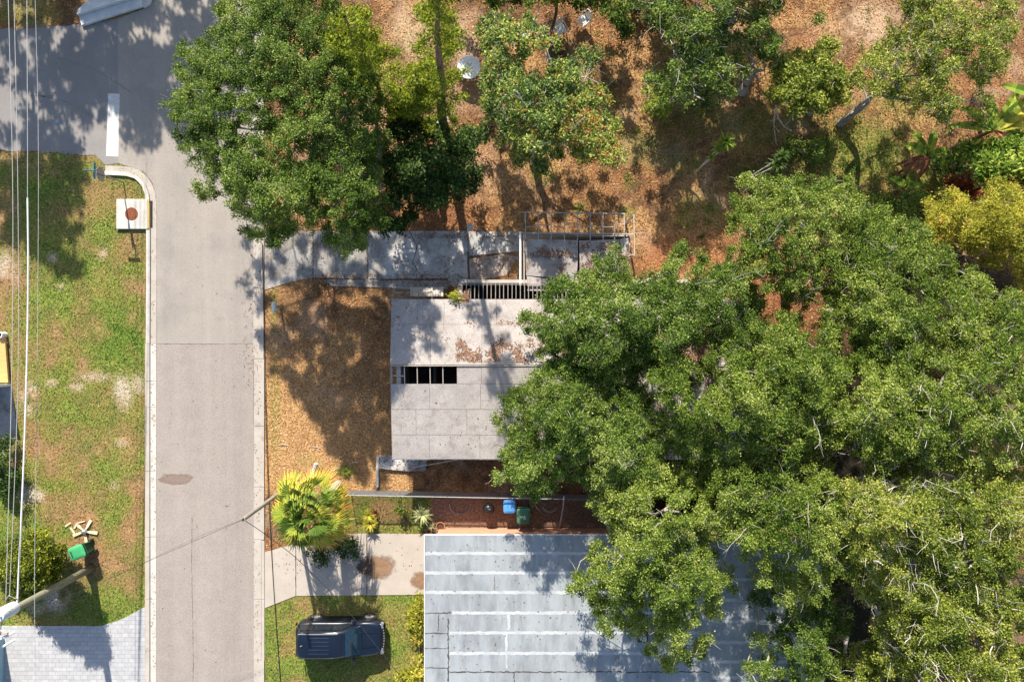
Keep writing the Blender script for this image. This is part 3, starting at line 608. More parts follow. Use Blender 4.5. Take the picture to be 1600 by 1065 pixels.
# bench-like counter beside the walkway (metal sheet)
t = thing('metal_awning', 'loose ribbed grey metal panel leaning over the walkway by the roof edge', 'metal panel', tuple(G(675, 450))); o2 = t.location
mb = MB(o2)
za, zb = 2.3, 2.05
for i in range(13):
    x0 = 641+i*4.0
    pa, pb, pc, pd = P(x0, 449, zb), P(x0+3.6, 449, zb), P(x0+3.6, 463, za), P(x0, 463, za)
    mb.add([pa+Vector((0, 0, .02)), pb+Vector((0, 0, .02)), pc+Vector((0, 0, .02)), pd+Vector((0, 0, .02)), pa, pb, pc, pd], [(3, 2, 1, 0), (4, 5, 6, 7), (0, 1, 5, 4), (1, 2, 6, 5), (2, 3, 7, 6), (3, 0, 4, 7)])
mb.build('ribs', M['concrete'], t)
MB(o2).beam(P(641, 449, 2.03), P(693, 449, 2.03), .05, .05).build('front_rail', M['galv'], t)
for px_ in (642, 692): MB(o2).beam(P(px_, 451, 2.03)*1.0, Vector((P(px_, 451, 2.03).x, P(px_, 451, 2.03).y, .05)), .05, .05).build('leg', M['galv'], t)

# ------------------------------------------------------------------ carport / lean-to wing
wing = thing('lean_to_wing', 'old flat lean-to with sagging leaf stained plywood roof and bare ladder framing', 'lean-to', tuple(G(900, 410))); o = wing.location
zw = 2.35
def patch(pts, z, th, m, name, parent=wing):
    vs = [P(*q[:2], q[2] if len(q) > 2 else z) for q in pts]; n = len(vs)
    lo = [v-Vector((0, 0, th)) for v in vs]
    fs = [tuple(range(n-1, -1, -1)), tuple(range(n, 2*n))]+[(i, (i+1) % n, n+(i+1) % n, n+i) for i in range(n)]
    return MB(o).add(vs+lo, fs).build(name, m, parent)
patch([(820, 374), (903, 375), (903, 404), (843, 392)], zw+.02, .02, M['plywood_old'], 'roof_sheet')
patch([(820, 373.5), (841, 391), (903, 404.5), (901, 437, 2.3), (822, 430, 2.3)], zw, .02, M['plywood_old'], 'roof_sheet')
patch([(905, 376), (968, 374), (965, 418), (906, 422)], zw+.05, .02, M['plywood_old'], 'roof_sheet')
patch([(969, 373), (982, 372), (984, 400), (970, 399)], zw+.02, .02, M['plywood'], 'roof_sheet')
patch([(823, 431), (903, 443), (903, 455), (824, 454)], zw+.04, .02, M['plywood'], 'roof_sheet')
patch([(906, 424), (985, 410), (985, 456), (906, 456)], zw-.04, .02, M['plywood_old'], 'roof_sheet')
for px_ in (821, 841, 861, 881.5, 902, 922, 942, 960, 975):
    MB(o).beam(P(px_, 333, zw-.02), P(px_+.3, 376, zw-.05), .04, .09).build('rafter', M['lumber_weathered'], wing)
MB(o).beam(P(815, 331.5, zw-.01), P(977, 334, zw-.01), .04, .10).build('outer_beam', M['lumber_weathered'], wing)
for i, (a_, b_, y_) in enumerate(((821, 841, 354.5), (841, 861, 351.5), (861, 881, 355), (881, 902, 350), (902, 942, 354.5), (942, 960, 354.5), (960, 975, 350))):
    MB(o).beam(P(a_, y_, zw-.03), P(b_, y_, zw-.03), .03, .07).build('blocking', M['lumber_weathered'], wing)
for pr in (((811, 364), (990, 366)),): MB(o).beam(P(*pr[0], zw-.12), P(*pr[1], zw-.12), .07, .1).build('wall_plate', M['lumber'], wing)
MB(o).beam(P(990, 335, zw), P(991, 400, zw), .05, .12).build('edge_beam', M['lumber'], wing)
MB(o).beam(P(977, 366, zw-.03), P(990, 366.5, zw-.03), .04, .06).build('blocking', M['lumber'], wing)
MB(o).beam(P(984, 398, zw-.03), P(991, 398, zw-.03), .04, .06).build('blocking', M['lumber'], wing)
mb = MB(o); mb.beam(P(813, 362, zw-.02), P(813, 446, zw-.02), .09, .12); mb.build('side_beam', M['plastic_white'], wing)
mb = MB(o); mb.beam(P(818.5, 366, zw+.02), P(819, 446, zw+.02), .06, .06); mb.build('side_beam', M['lumber'], wing)
for q in ((813, 364), (813, 400), (813, 444), (977, 366), (990, 336), (990, 398), (821, 333)):
    b_ = P(*q, zw-.1); MB(o).beam(Vector((b_.x, b_.y, 0)), b_, .09, .09).build('post', M['lumber'], wing)
c0 = P(821, 365.5, zw-.2); c1 = P(983, 443, zw-.2)
MB(o).box(((c0.x+c1.x)/2, c0.y-.06, 1.05), (c1.x-c0.x, .12, 2.1)).build('wall', M['stucco'], wing)
MB(o).box((c1.x, (c0.y+c1.y)/2, 1.05), (.12, c0.y-c1.y-.1, 2.1)).build('wall', M['stucco'], wing)
MB(o).box(((c0.x+c1.x)/2, (c0.y+c1.y)/2, .04), (c1.x-c0.x, c0.y-c1.y, .08)).build('floor', M['interior'], wing)
MB(o).beam(P(852, 371, 1.6), P(880, 371, 1.6), .08, .05).build('shelf', M['lumber'], wing)
t = thing('fallen_lamp_post', 'thin grey pipe with a small flat box head leaning over the driveway', 'lamp post', tuple(G(812, 378)))
mb = MB(t.location); mb.tube([P(803, 381, .1), P(775, 370, 1.1), P(738, 353, 2.2)], .03, 8); mb.build('pipe', M['galv'], t)
MB(t.location).box(P(734, 355, 2.25), (.22, .36, .12), rz=-.15).build('head', M['concrete_white'], t)
# loose things on the front lawn and drive
t = thing('mailbox', 'small white mailbox on a short post by the kerb in the front yard', 'mailbox', tuple(G(439, 481)))
mb = MB(); mb.box((0, 0, .5), (.08, .08, 1.0)); mb.build('post', M['lumber'], t)
mb = MB(); pr = []
for y in (-.24, .24):
    for k in range(9):
        a = math.pi*k/8; pr.append((.10*math.cos(a), y, 1.08+.10*math.sin(a)))
    pr += [(-.10, y, .98), (.10, y, .98)]
mb.add(pr, [tuple(range(11)), tuple(range(21, 10, -1))]+[(k, 11+k, 11+(k+1) % 11, (k+1) % 11) for k in range(11)]); mb.build('box', M['plastic_white'], t)
MB().box((-.11, -.05, 1.1), (.015, .10, .04)).build('flag', M['black'], t)

# ------------------------------------------------------------------ neighbour house with coated grey flat roof
nb = thing('neighbour_house', 'house with flat light grey roof striped by white sealant seams', 'house', tuple(G(900, 980))); o = nb.location
ZB = 2.9
xw = P(663.5, 900, ZB).x; xm = P(1110, 900, ZB).x; xe = P(1290, 900, ZB).x; yn = P(700, 835.5, ZB).y; yn2 = P(700, 845, ZB).y; ysB = -26
def roof_mat():
    m = mat('roof_membrane', (.295, .322, .338), (.25, .272, .288), .7, .55, 0, stretch=(1.6, .4, 1), spots=(.165, .18, .19), spot_scale=.8, spot_lo=.46, spot_hi=.7, fine=.07, fine_scale=9, spec=.4)
    return m
M['membrane'] = roof_mat()
M['membrane_patch'] = mat('membrane_patch', (.33, .345, .345), (.37, .38, .385), 2, .6)
M['coating'] = mat('coating', (.44, .46, .47), (.35, .37, .385), 1.8, .5)
MB(o).prism([(xw, yn), (xm, yn), (xm, ysB), (xw, ysB)], ZB-.12, ZB).build('roof', M['membrane'], nb)
MB(o).prism([(xm+.01, yn2), (xe, yn2), (xe, ysB), (xm+.01, ysB)], ZB-.22, ZB-.08).build('side_roof', M['membrane'], nb)
mb = MB(o); mb.box(((xw+xm)/2, yn+.012, ZB-.05), (xm-xw, .025, .12)); mb.box((xw-.012, (yn+ysB)/2, ZB-.05), (.025, yn-ysB, .12)); mb.build('drip_edge', M['plastic_white'], nb)
mb = MB(o); mb.box(((xw+xe)/2, (yn-.45+ysB)/2, 1.38), (xe-xw-.8, yn-.45-ysB, 2.75)); mb.build('wall', M['coral'], nb)
def rline(y, x0, x1, wpx, z, jag=.35, amp=.7):
    n = max(2, int(abs(x1-x0)/4)); k = (H-z)/F
    return [((x0+(x1-x0)*i/n-800)*k, (532.5-y+random.uniform(-amp, amp)*.5)*k) for i in range(n+1)]
mb = MB(o); zc = ZB+.005
for y_, x0, x1 in ((864, 664, 1109), (894.5, 664, 1109), (925, 664, 1109), (957, 706, 1109), (988, 702, 1109), (1020, 702, 1109)):
    mb.ribbon(rline(y_, x0, x1, 5, zc), .15, zc, .3)
for y_ in (905, 937, 970, 1003, 1033, 1058):
    mb.ribbon(rline(y_, 1112, 1288, 5, ZB-.075), .15, ZB-.075, .3)
k_ = (H-zc)/F
mb.ribbon([((795-800)*k_+random.uniform(-.02, .02), (532.5-y)*k_) for y in np.arange(959.5, 986.5, 3)], .13, zc, .3)
mb.ribbon([((791-800)*k_+random.uniform(-.02, .02), (532.5-y)*k_) for y in np.arange(990.5, 1018, 3)], .10, zc, .4)
mb.ribbon([((791.5-800)*k_+random.uniform(-.02, .02), (532.5-y)*k_) for y in np.arange(1022.5, 1046, 3)], .08, zc, .4)
mb.build('sealant_bands', M['coating'], nb)
mb = MB(o); zk = ZB+.009
for y_, x0, x1, wd in ((957, 664, 706, .035), (988.5, 664, 701, .04), (1012, 664, 700, .03), (1043, 664, 700, .035), (1049, 702, 1109, .045)):
    mb.ribbon(rline(y_, x0, x1, 1, zk, amp=1.3), wd, zk, .9)
def vline(x, y0, y1, wd, z=zk, amp=.5):
    k = (H-z)/F; mb.ribbon([((x-800+random.uniform(-amp, amp))*k, (532.5-y)*k) for y in np.arange(y0, y1, 3.)], wd, z+.001, .8)
vline(700.5, 966, 1110, .055); vline(685, 958, 986, .04); vline(803, 1051, 1090, .06); vline(773, 900, 922, .02)
mb.build('roof_cracks', M['crack'], nb)
v = MB(o).box(P(1005, 995, ZB+.2), (.26, .26, .36)).build('roof_vent', M['plastic_white'], nb, bevel=.03)
MB(o).box(P(1004, 994, ZB+.045), (.5, .5, .08)).build('vent_flashing', M['black'], v)
# coral strip at wall foot
struct('side_path', MB().prism(pg([(668, 833), (960, 832), (960, 842), (668, 842)], 0), -.02, .06), M['coral'])

# ------------------------------------------------------------------ chain link fence
fe = thing('chain_link_fence', 'waist high chain link fence between the plywood house and the neighbour bed', 'fence', tuple(G(740, 768))); o = fe.location
fa = G(548, 765); fb = G(1010, 774); fd = (fb-fa); fl = fd.length; fd.normalize(); FH = 1.2
mb = MB(o); mb.tube([fa+Vector((0, 0, FH)), fb+Vector((0, 0, FH))], .024, 8); mb.build('top_rail', M['galv'], fe)
q = 0
while q < fl:
    p = fa+fd*q; MB(o).tube([p, p+Vector((0, 0, FH+.04))], .03, 8).build('post', M['galv'], fe); q += 2.57
V = []
step = .062; nrm = Vector((-fd.y, fd.x, 0))*.003; wv = .0045
s_ = -FH
while s_ < fl:
    for sg in (1, -1):
        # diagonal wire clipped to the panel
        a0, z0, a1, z1 = (s_, 0, s_+FH, FH) if sg > 0 else (s_+FH, 0, s_, FH)
        def clip(a, z, a_, z_):
            if a < 0: tt = (0-a)/(a_-a); a, z = 0, z+(z_-z)*tt
            if a > fl: tt = (fl-a)/(a_-a); a, z = fl, z+(z_-z)*tt
            return a, z
        if max(a0, a1) > 0 and min(a0, a1) < fl:
            b0 = clip(a0, z0, a1, z1); b1 = clip(a1, z1, a0, z0)
            p0 = fa+fd*b0[0]+Vector((0, 0, b0[1]+.02))+nrm*sg; p1 = fa+fd*b1[0]+Vector((0, 0, b1[1]-.02))+nrm*sg
            dd = (p1-p0).normalized(); u1 = Vector((-fd.y, fd.x, 0)); u2 = dd.cross(u1)
            c4 = [u1*wv, u2*wv, -u1*wv, -u2*wv]
            for k in range(4): V.append([p0+c4[k], p0+c4[(k+1) % 4], p1+c4[(k+1) % 4], p1+c4[k]])
    s_ += step
m_ = quads('chain_mesh', np.array([[list(v) for v in f] for f in V]), M['galv'], fe, loc=tuple(o))

# ------------------------------------------------------------------ bins and yard things
def bin_(name, label, px, py, rz, mb_, ml, scale=1.0, grp='wheeled refuse bins', letters=False):
    t = thing(name, label, 'bin', tuple(G(px, py)), rz, grp)
    Wd, D, Hh = .62*scale, .72*scale, .98*scale
    bm = MB(); n = 4
    lev = [(0.10, .72), (.5, .86), (.93, 1.0), (.98, 1.04)]
    vs = []
    for z, k in lev:
        for sx, sy in ((-1, -1), (1, -1), (1, 1), (-1, 1)):
            c_ = .06*k
            vs += [(sx*(Wd/2*k-(c_ if (sx*sy > 0) else 0)), sy*(D/2*k-(0 if (sx*sy > 0) else c_)), z*Hh), (sx*(Wd/2*k-(0 if sx*sy > 0 else c_)), sy*(D/2*k-(c_ if sx*sy > 0 else 0)), z*Hh)]
    N = 8
    fs = [(i*N+k, i*N+(k+1) % N, (i+1)*N+(k+1) % N, (i+1)*N+k) for i in range(len(lev)-1) for k in range(N)]+[tuple(range(N-1, -1, -1)), tuple(3*N+k for k in range(N))]
    bm.add(vs, fs).build('body', mb_, t)
    lid = MB(); lv = []
    for z, k in ((.985, 1.06), (1.02, 1.06), (1.06, .9), (1.075, .55)):
        for a in range(24):
            th = 2*math.pi*a/24; c_, s2 = math.cos(th), math.sin(th); lv.append((math.copysign(abs(c_)**.35, c_)*Wd/2*k, math.copysign(abs(s2)**.35, s2)*D/2*k, z*Hh))
    lid.add(lv, [(i*24+k, i*24+(k+1) % 24, (i+1)*24+(k+1) % 24, (i+1)*24+k) for i in range(3) for k in range(24)]+[tuple(range(23, -1, -1)), tuple(72+k for k in range(24))])
    l_ = smooth_by_angle(lid.build('lid', ml, t), 50)
    MB().box((0, -D*.30, 1.078*Hh), (Wd*.5, .06, .02)).build('lid_ridge', mb_, l_)
    if letters:
        mm = MB(); x = -.16
        for wdt in (.07, .05, .08): mm.box((x+wdt/2, -.02, 1.0805*Hh), (wdt*.8, .09, .006)); x += wdt+.025
        mm.box((.05, -.11, 1.0805*Hh), (.13, .035, .006)); mm.build('lid_marking', M['plastic_white'], l_)
    MB().tube([(-Wd*.42, D/2+.06, .93*Hh), (Wd*.42, D/2+.06, .93*Hh)], .018, 8).build('handle', mb_, t)
    for sx in (-1, 1):
        MB().tube([(sx*Wd*.40, D*.34, .12), (sx*(Wd*.40+.06), D*.34, .12)], .12, 16).build('wheel', M['tyre'], t)
    return t
bin_('wheeled_bin', 'blue wheeled recycling bin beside the green bin under the chain link fence', 796, 784, 0, M['bin_blue'], M['bin_blue'], .93)
bin_('wheeled_bin', 'dark green wheeled bin with pale marking on its lid in the shaded bed', 817.5, 798, .03, M['bin_green'], M['bin_green'], 1.04, letters=True)
bin_('wheeled_bin', 'faded bright green wheeled bin alone on the left verge beside broken fan blades', 140, 853, R(-68), M['bin_dark'], M['bin_green_faded'], 1.06)
# ceiling fan
t = thing('ceiling_fan', 'broken five bladed ceiling fan with cream blades lying on the left verge', 'ceiling fan', tuple(G(134, 829, .0)))
MB().lathe([(.13, .02), (.15, .10), (.13, .20), (.06, .26), (.03, .27)], (0, 0, 0), 20).build('motor', M['chrome'], t, smooth=True)
for a in (62, -8, 200, 278, 140):
    mb = MB(); r0, r1 = .14, .66 if a != 140 else .5
    ca, sa_ = math.cos(R(a)), math.sin(R(a))
    def q(r, s2, z): return (ca*r-sa_*s2, sa_*r+ca*s2, z)
    tp = [q(r0, -.03, .10), q(r0+.12, -.06, .11), q(r1-.03, -.085, .09), q(r1, -.05, .09), q(r1, .05, .08), q(r1-.03, .08, .08), q(r0+.12, .06, .09), q(r0, .03, .10)]
    bt = [(x, y, z-.02) for x, y, z in tp]; mb.add(tp+bt, [tuple(range(8)), tuple(range(15, 7, -1))]+[(8+k, 8+(k+1) % 8, (k+1) % 8, k) for k in range(8)]); mb.build('blade', M['fan_blade'], t)
for i, (x, y, L_, a, lb) in enumerate(((107, 819, .34, 35, 'short cream wood scrap lying apart, left of the broken fan'), (114, 828, .36, -55, 'cream wood scrap between the outlying piece and the fan hub'),
                                     (119, 821, .3, 60, 'small tan wood scrap just above the fan hub'), (128, 815, .4, 15, 'thin tan wood scrap above the fan, nearest its raised blade'))):
    t = MB().box((0, 0, .04), (L_, .09 if i != 3 else .05, .05), rx=.2).build('wood_scrap', M['fan_blade'], bevel=.008); t.location = G(x, y); t.rotation_euler = (0, 0, R(a)); tag(t, lb, 'wood scrap', 'wood scraps around the broken fan')
# kettle grill
t = thing('kettle_grill', 'round black kettle grill standing in the bed left of the blue bin', 'grill', tuple(G(764, 789)))
MB().lathe([(.06, .42), (.2, .5), (.28, .62), (.29, .72)], (0, 0, 0), 24).build('bowl', M['black'], t, smooth=True)
MB().lathe([(.30, .72), (.29, .78), (.22, .90), (.1, .97), (.02, .98)], (0, 0, 0), 24).build('lid', M['black'], t, smooth=True)
MB().box((.06, .03, 1.0), (.12, .03, .03)).build('handle', M['chrome'], t)
for a in (30, 150, 270): MB().tube([(.2*math.cos(R(a)), .2*math.sin(R(a)), .55), (.3*math.cos(R(a)), .3*math.sin(R(a)), 0)], .014, 6).build('leg', M['galv'], t)
def ring(name, label, cat, px, py, r, tube, z, m, a0=0, a1=360):
    mb = MB(); n = 40; pts = [(r*math.cos(R(a0+(a1-a0)*i/n)), r*math.sin(R(a0+(a1-a0)*i/n))*.85, z) for i in range(n+1)]
    mb.tube(pts, tube, 6); ob = mb.build(name, m); ob.location = G(px, py); return tag(ob, label, cat)
ring('bed_edging', 'curved pale edging half ring around a planting pit in the bed', 'edging', 719, 788, .55, .035, .04, M['concrete_old'], 170, 370)
ring('garden_hose', 'coil of pale hose on shaded soil right of the green bin', 'hose', 859, 790, .36, .028, .03, M['concrete_white'], 190, 345)
def pot(px, py, r, h, label, tilt=0):
    t = thing('plant_pot', label, 'plant pot', tuple(G(px, py)), 0, 'terracotta pots by the neighbour house')
    p_ = MB().lathe([(r*.62, 0), (r*.92, h*.85), (r*1.05, h*.86), (r*1.05, h), (r*.9, h), (r*.86, h*.8)], (0, 0, 0), 24).build('pot', M['terracotta'], t, smooth=False)
    MB().lathe([(r*.85, h*.80), (r*.85, h*.82)], (0, 0, 0), 20).build('soil', M['soil'], t); return t
pot(689, 820, .23, .3, 'wide round terracotta pot at the corner of the grey roof')
pot(671, 829, .13, .2, 'small terracotta pot tucked against the driveway end')
pot(674, 835, .12, .2, 'smallest terracotta pot nearest the grey roof corner')
# items in the upper yard
t = thing('garden_table', 'round white table partly hidden by leaves in the upper yard', 'table', tuple(G(734, 114)))
MB().lathe([(.58, .70), (.60, .72), (.58, .74), (.02, .745)], (0, 0, 0), 36).build('tabletop', M['plastic_white'], t); 
for a in (45, 135, 225, 315): MB().tube([(.45*math.cos(R(a)), .45*math.sin(R(a)), 0), (.35*math.cos(R(a)), .35*math.sin(R(a)), .7)], .03, 8).build('leg', M['plastic_white'], t)
def chair(px, py, rz, label):
    t = thing('garden_chair', label, 'chair', tuple(G(px, py)), rz, 'white plastic garden chairs in the upper yard')
    MB().box((0, 0, .42), (.5, .48, .04)).build('seat', M['plastic_white'], t, bevel=.02)
    b_ = MB()
    for i in range(7): b_.box((-.21+i*.07, .26, .66), (.045, .03, .44), rx=-.15)
    b_.tube([(-.25, .25, .42), (-.25, .33, .84), (-.12, .35, .92), (.12, .35, .92), (.25, .33, .84), (.25, .25, .42)], .022, 8); b_.build('backrest', M['plastic_white'], t)
    for sx in (-1, 1):
        MB().tube([(sx*.27, .25, .64), (sx*.28, -.2, .64), (sx*.27, -.24, .42)], .022, 8).build('armrest', M['plastic_white'], t)
        for sy in (-1, 1): MB().tube([(sx*.24, sy*.22, .42), (sx*.27, sy*.26, 0)], .022, 8).build('leg', M['plastic_white'], t)
chair(875, 52, .5, 'white garden chair behind the orange tub'); chair(911, 38, -.9, 'white garden chair farthest right near the deep shade')
t = MB().lathe([(.22, 0), (.28, .4), (.29, .42), (.25, .42), (.24, .3)], (0, 0, 0), 24).build('garden_tub', M['terracotta']); t.location = G(874, 75); tag(t, 'orange plastic tub under branches below the white chairs', 'tub')
mb = MB(); mb.box((0, 0, .2), (.5, .6, .4)); mb.box((0, 0, .42), (.54, .64, .04)); mb.box((0, .33, .3), (.2, .04, .04))
t = mb.build('storage_box', M['tarp_blue'], bevel=.02); t.location = G(830, 45); t.rotation_euler = (0, 0, .3); tag(t, 'blue lidded box among the branches near the top edge', 'box')
mb = MB(); mb.box((0, 0, .22), (.42, .38, .4)); mb.box((0, 0, .44), (.46, .42, .04)); mb.tube([(-.15, .22, .3), (0, .27, .34), (.15, .22, .3)], .02, 6)
t = mb.build('cooler', M['plastic_white'], bevel=.02); t.location = G(818, 62); t.rotation_euler = (0, 0, .2); tag(t, 'small white cooler below the blue lidded box', 'cooler')
mb = MB(); mb.lathe([(.3, 0), (.36, .25), (.38, .27), (.33, .27), (.32, .2)], (0, 0, 0), 24, 1, .75); t = mb.build('wash_tub', M['mint']); t.location = G(690, 190); tag(t, 'pale green oval tub beneath dark foliage beside the pine trunks', 'tub')
mb = MB(); mb.lathe([(.13, 0), (.15, .3), (.16, .31), (.13, .31), (.12, .22)], (0, 0, 0), 20); t = mb.build('bucket', M['plastic_white']); t.location = G(690, 140); tag(t, 'small white bucket left of the round white table', 'bucket')

# ------------------------------------------------------------------ street sign
t = thing('street_sign', 'street name sign post with teal blades at the corner of the verge', 'street sign', tuple(G(193, 285))); 
tp = P(151, 269, 2.35)-G(193, 285)
MB().tube([(0, 0, 0), tp], .032, 8).build('post', M['galv'], t)
base = tp
MB().box(base+Vector((0, .02, .18)), (.02, .80, .17)).build('name_blade', M['teal'], t)
MB().box(base+Vector((-.10, 0, .38)), (.62, .02, .15)).build('name_blade', M['teal'], t)
mb = MB(); pts = [(math.cos(R(22.5+45*k))*.37, math.sin(R(22.5+45*k))*.37) for k in range(8)]; cz = base.z-.40
bx = base.x*.86-.05
mb.add([(bx-.012, base.y*.86+a, cz+b) for a, b in pts]+[(bx+.004, base.y*.86+a, cz+b) for a, b in pts], [tuple(range(7, -1, -1)), tuple(range(8, 16))]+[(k, (k+1) % 8, 8+(k+1) % 8, 8+k) for k in range(8)]); mb.build('octagon_panel', M['galv'], t)

# ------------------------------------------------------------------ utility poles and wires
p1b = G(143, 887); 
u1 = thing('utility_pole', 'tall greenish wooden utility pole with transformer rising from the lower left verge', 'utility pole', tuple(p1b), 0, 'wooden utility poles'); 
TOPZ = 8.6
MB().tube([(0, 0, 0), (-.03, 0, 3), (-.05, 0, 6), (-.08, 0, TOPZ)], [.19, .175, .16, .14], 18).build('shaft', M['pole_wood'], u1, smooth=True)
tr = P(10, 955, 6.3)-p1b
can = MB().lathe([(.02, -.48), (.27, -.45), (.28, -.3), (.28, .38), (.24, .46), (.05, .50)], (tr.x, tr.y, 6.3), 24).build('transformer', M['transformer'], u1, smooth=False)
smooth_by_angle(can, 40)
for dx in (-.1, .12): MB().tube([(tr.x+dx, tr.y, 6.78), (tr.x+dx, tr.y, 7.0)], [.04, .025], 8).build('bushing', M['plastic_white'], can)
MB().beam((tr.x*.98, tr.y, 6.2), (-.04, 0, 6.2), .08, .1).build('bracket', M['galv'], u1)
for z_, dx, dy in ((6.55, .35, .15), (6.5, .75, .5), (6.2, -.3, -.35), (6.1, -.15, -.75)):
    q_ = Vector((-.05+dx*.9, dy*.9, z_)); MB().tube([(-.05, 0, z_), q_], .025, 6).build('bracket', M['galv'], u1)
    MB().tube([q_, q_+Vector((0, .0, .16))], [.05, .035], 10).build('insulator', M['plastic_white'], u1)
for y0, y1 in ((990, 1000), (1006, 1012)):
    pass
MB().tube([P(5, 996, 6.4)-p1b, P(24, 986, 6.4)-p1b], .06, 10).build('fuse_cutout', M['plastic_white'], u1)
MB().tube([P(4, 1010, 6.5)-p1b, P(24, 998, 6.5)-p1b], .05, 10).build('fuse_cutout', M['plastic_white'], u1)
MB().beam(P(-30, 990, 6.5)-p1b, P(12, 989, 6.5)-p1b, .09, .1).build('crossarm', M['lumber'], u1)
MB().tube([P(8, 938, 6.9)-p1b, P(14, 930, 7.1)-p1b, P(24, 934, 7)-p1b, P(30, 938, 6.6)-p1b], .02, 6).build('jumper', M['wire'], u1)
p2b = G(455, 757); p2t = P(380, 811, 7.0)
u2 = thing('utility_pole', 'slim bare grey wooden pole leaning over the kerb behind the orange palm', 'utility pole', tuple(p2b), 0, 'wooden utility poles')
MB().tube([(0, 0, 0), (p2t-p2b)*.5, p2t-p2b], [.12, .10, .085], 16).build('shaft', M['pole_grey'], u2)
MB().lathe([(.05, 0), (.05, .012)], p2t-p2b, 12).build('pole_cap', M['dark'], u2)
def wire(label, pts, r, m, cat='overhead wire', group='overhead wires', name='overhead_wire', n=6):
    pts = [Vector(p) for p in pts]; sm = []
    for i in range(len(pts)-1):
        p0 = pts[max(i-1, 0)]; p1 = pts[i]; p2 = pts[i+1]; p3 = pts[min(i+2, len(pts)-1)]
        for k in range(8):
            t_ = k/8; sm.append(.5*((2*p1)+(p2-p0)*t_+(2*p0-5*p1+4*p2-p3)*t_*t_+(3*p1-p0-3*p2+p3)*t_**3))
    sm.append(pts[-1]); ob = MB().tube(sm, r, n).build(name, m); return tag(ob, label, cat, group)
wire('pale overhead wire, leftmost of the four running up the left edge', [P(10, -150, 7), P(13, 0, 6.9), P(20, 300, 6.7), P(18, 600, 6.7), P(9, 940, 6.9)], .014, M['wire'])
wire('pale overhead wire, second from the left edge', [P(20, -150, 7), P(22, 0, 6.9), P(28, 300, 6.7), P(28, 600, 6.6), P(15, 930, 6.9)], .013, M['wire'])
wire('thick white twisted service cable slanting down to the transformer pole', [P(43, 309, 6.6), P(44, 420, 6.5), P(42, 560, 6.4), P(37, 720, 6.4), P(27, 940, 6.5)], .034, M['plastic_white'])
wire('thin dashed looking wire above the end of the thick white cable', [P(40, -100, 6.8), P(42, 0, 6.8), P(43, 200, 6.7), P(43, 309, 6.6)], .014, M['wire'])
wire('thin grey wire, rightmost of those along the left edge', [P(52, -150, 6.3), P(55, 0, 6.2), P(60, 230, 6), P(58, 600, 5.9), P(54, 900, 5.9), P(56, 1065, 5.9), P(60, 1200, 6)], .011, M['wire'])
wire('thin wire crossing the street from the slim pole to the transformer pole', [p2t+Vector((0, 0, .05)), P(300, 846, 5.9), P(232, 876, 5.6), P(150, 912, 5.7), P(22, 968, 6.4)], .008, M['wire_black'])
wire('second thin twin wire crossing the street just above the first', [p2t+Vector((0, 0, -.1)), P(310, 838, 5.9), P(236, 873, 5.5), P(150, 915, 5.6), P(24, 973, 6.3)], .005, M['wire_black'])
wire('dark service drop wire from the slim pole over the parked car', [p2t, P(420, 838, 5.6), P(470, 878, 4.6), P(540, 950, 3.9), P(606, 1031, 3.5), P(668, 1110, 3.1)], .013, M['wire_black'])
wire('long black cable running along the right kerb and front yard edge', [G(411, 380, .12), G(413, 480, .10), G(415, 600, .10), G(418, 700, .10), G(421, 780, .10), G(426, 880, .06), G(431, 960, .05), G(437, 1040, .06), G(446, 1150, .06)], .02, M['wire_black'], 'cable', None, 'ground_cable')
wire('white rope trailing from the roof edge across the shaded yard', [P(714, 718, 2.4), P(680, 724, 1.2), P(645, 730, .3)], .012, M['plastic_white'], 'rope', None, 'rope')

# ------------------------------------------------------------------ parked car
car = thing('parked_car', 'dark navy sport utility vehicle parked on the grass below the driveway', 'car', tuple(G(538, 985.5)), 0); car.scale = (.955, .97, 1)
def rr_ring(x0, x1, hw, z, n=48, e=.28, ex=None):
    cx = (x0+x1)/2; a_ = (x1-x0)/2; out = []
    for k in range(n):
        th = 2*math.pi*k/n; c_, s2 = math.cos(th), math.sin(th); out.append([cx+a_*math.copysign(abs(c_)**e, c_), hw*math.copysign(abs(s2)**e, s2), z])
    return out
def loft(rings, cap0=True, cap1=True):
    n = len(rings[0]); vs = [p for r_ in rings for p in r_]
    fs = [(i*n+k, i*n+(k+1) % n, (i+1)*n+(k+1) % n, (i+1)*n+k) for i in range(len(rings)-1) for k in range(n)]
    if cap0: fs.append(tuple(range(n-1, -1, -1)))
    if cap1: fs.append(tuple((len(rings)-1)*n+k for k in range(n)))
    return vs, fs
rings = [rr_ring(-2.24, 2.24, .84, .28), rr_ring(-2.33, 2.33, .915, .42), rr_ring(-2.34, 2.34, .93, .62, e=.3), rr_ring(-2.32, 2.30, .925, .82, e=.3), rr_ring(-2.30, 2.22, .90, .97, e=.32), rr_ring(-2.27, 2.12, .86, 1.03, e=.35), rr_ring(-2.2, 2.0, .80, 1.055, e=.4)]
for r_ in rings[3:]:
    for p in r_:
        if p[0] > 1.0: p[2] -= (p[0]-1.0)*.09
vs, fs = loft(rings); body = smooth_by_angle(MB().add(vs, fs).build('body', M['car_paint'], car), 35)
gr = [rr_ring(-2.24, 1.10, .80, 1.04, e=.25), rr_ring(-2.20, .92, .785, 1.2, e=.25), rr_ring(-2.08, .42, .70, 1.62, e=.25), rr_ring(-2.02, .22, .655, 1.70, e=.28), rr_ring(-1.9, .05, .58, 1.735, e=.3)]
vs, fs = loft(gr); smooth_by_angle(MB().add(vs, fs).build('cabin', M['car_paint'], car), 35)
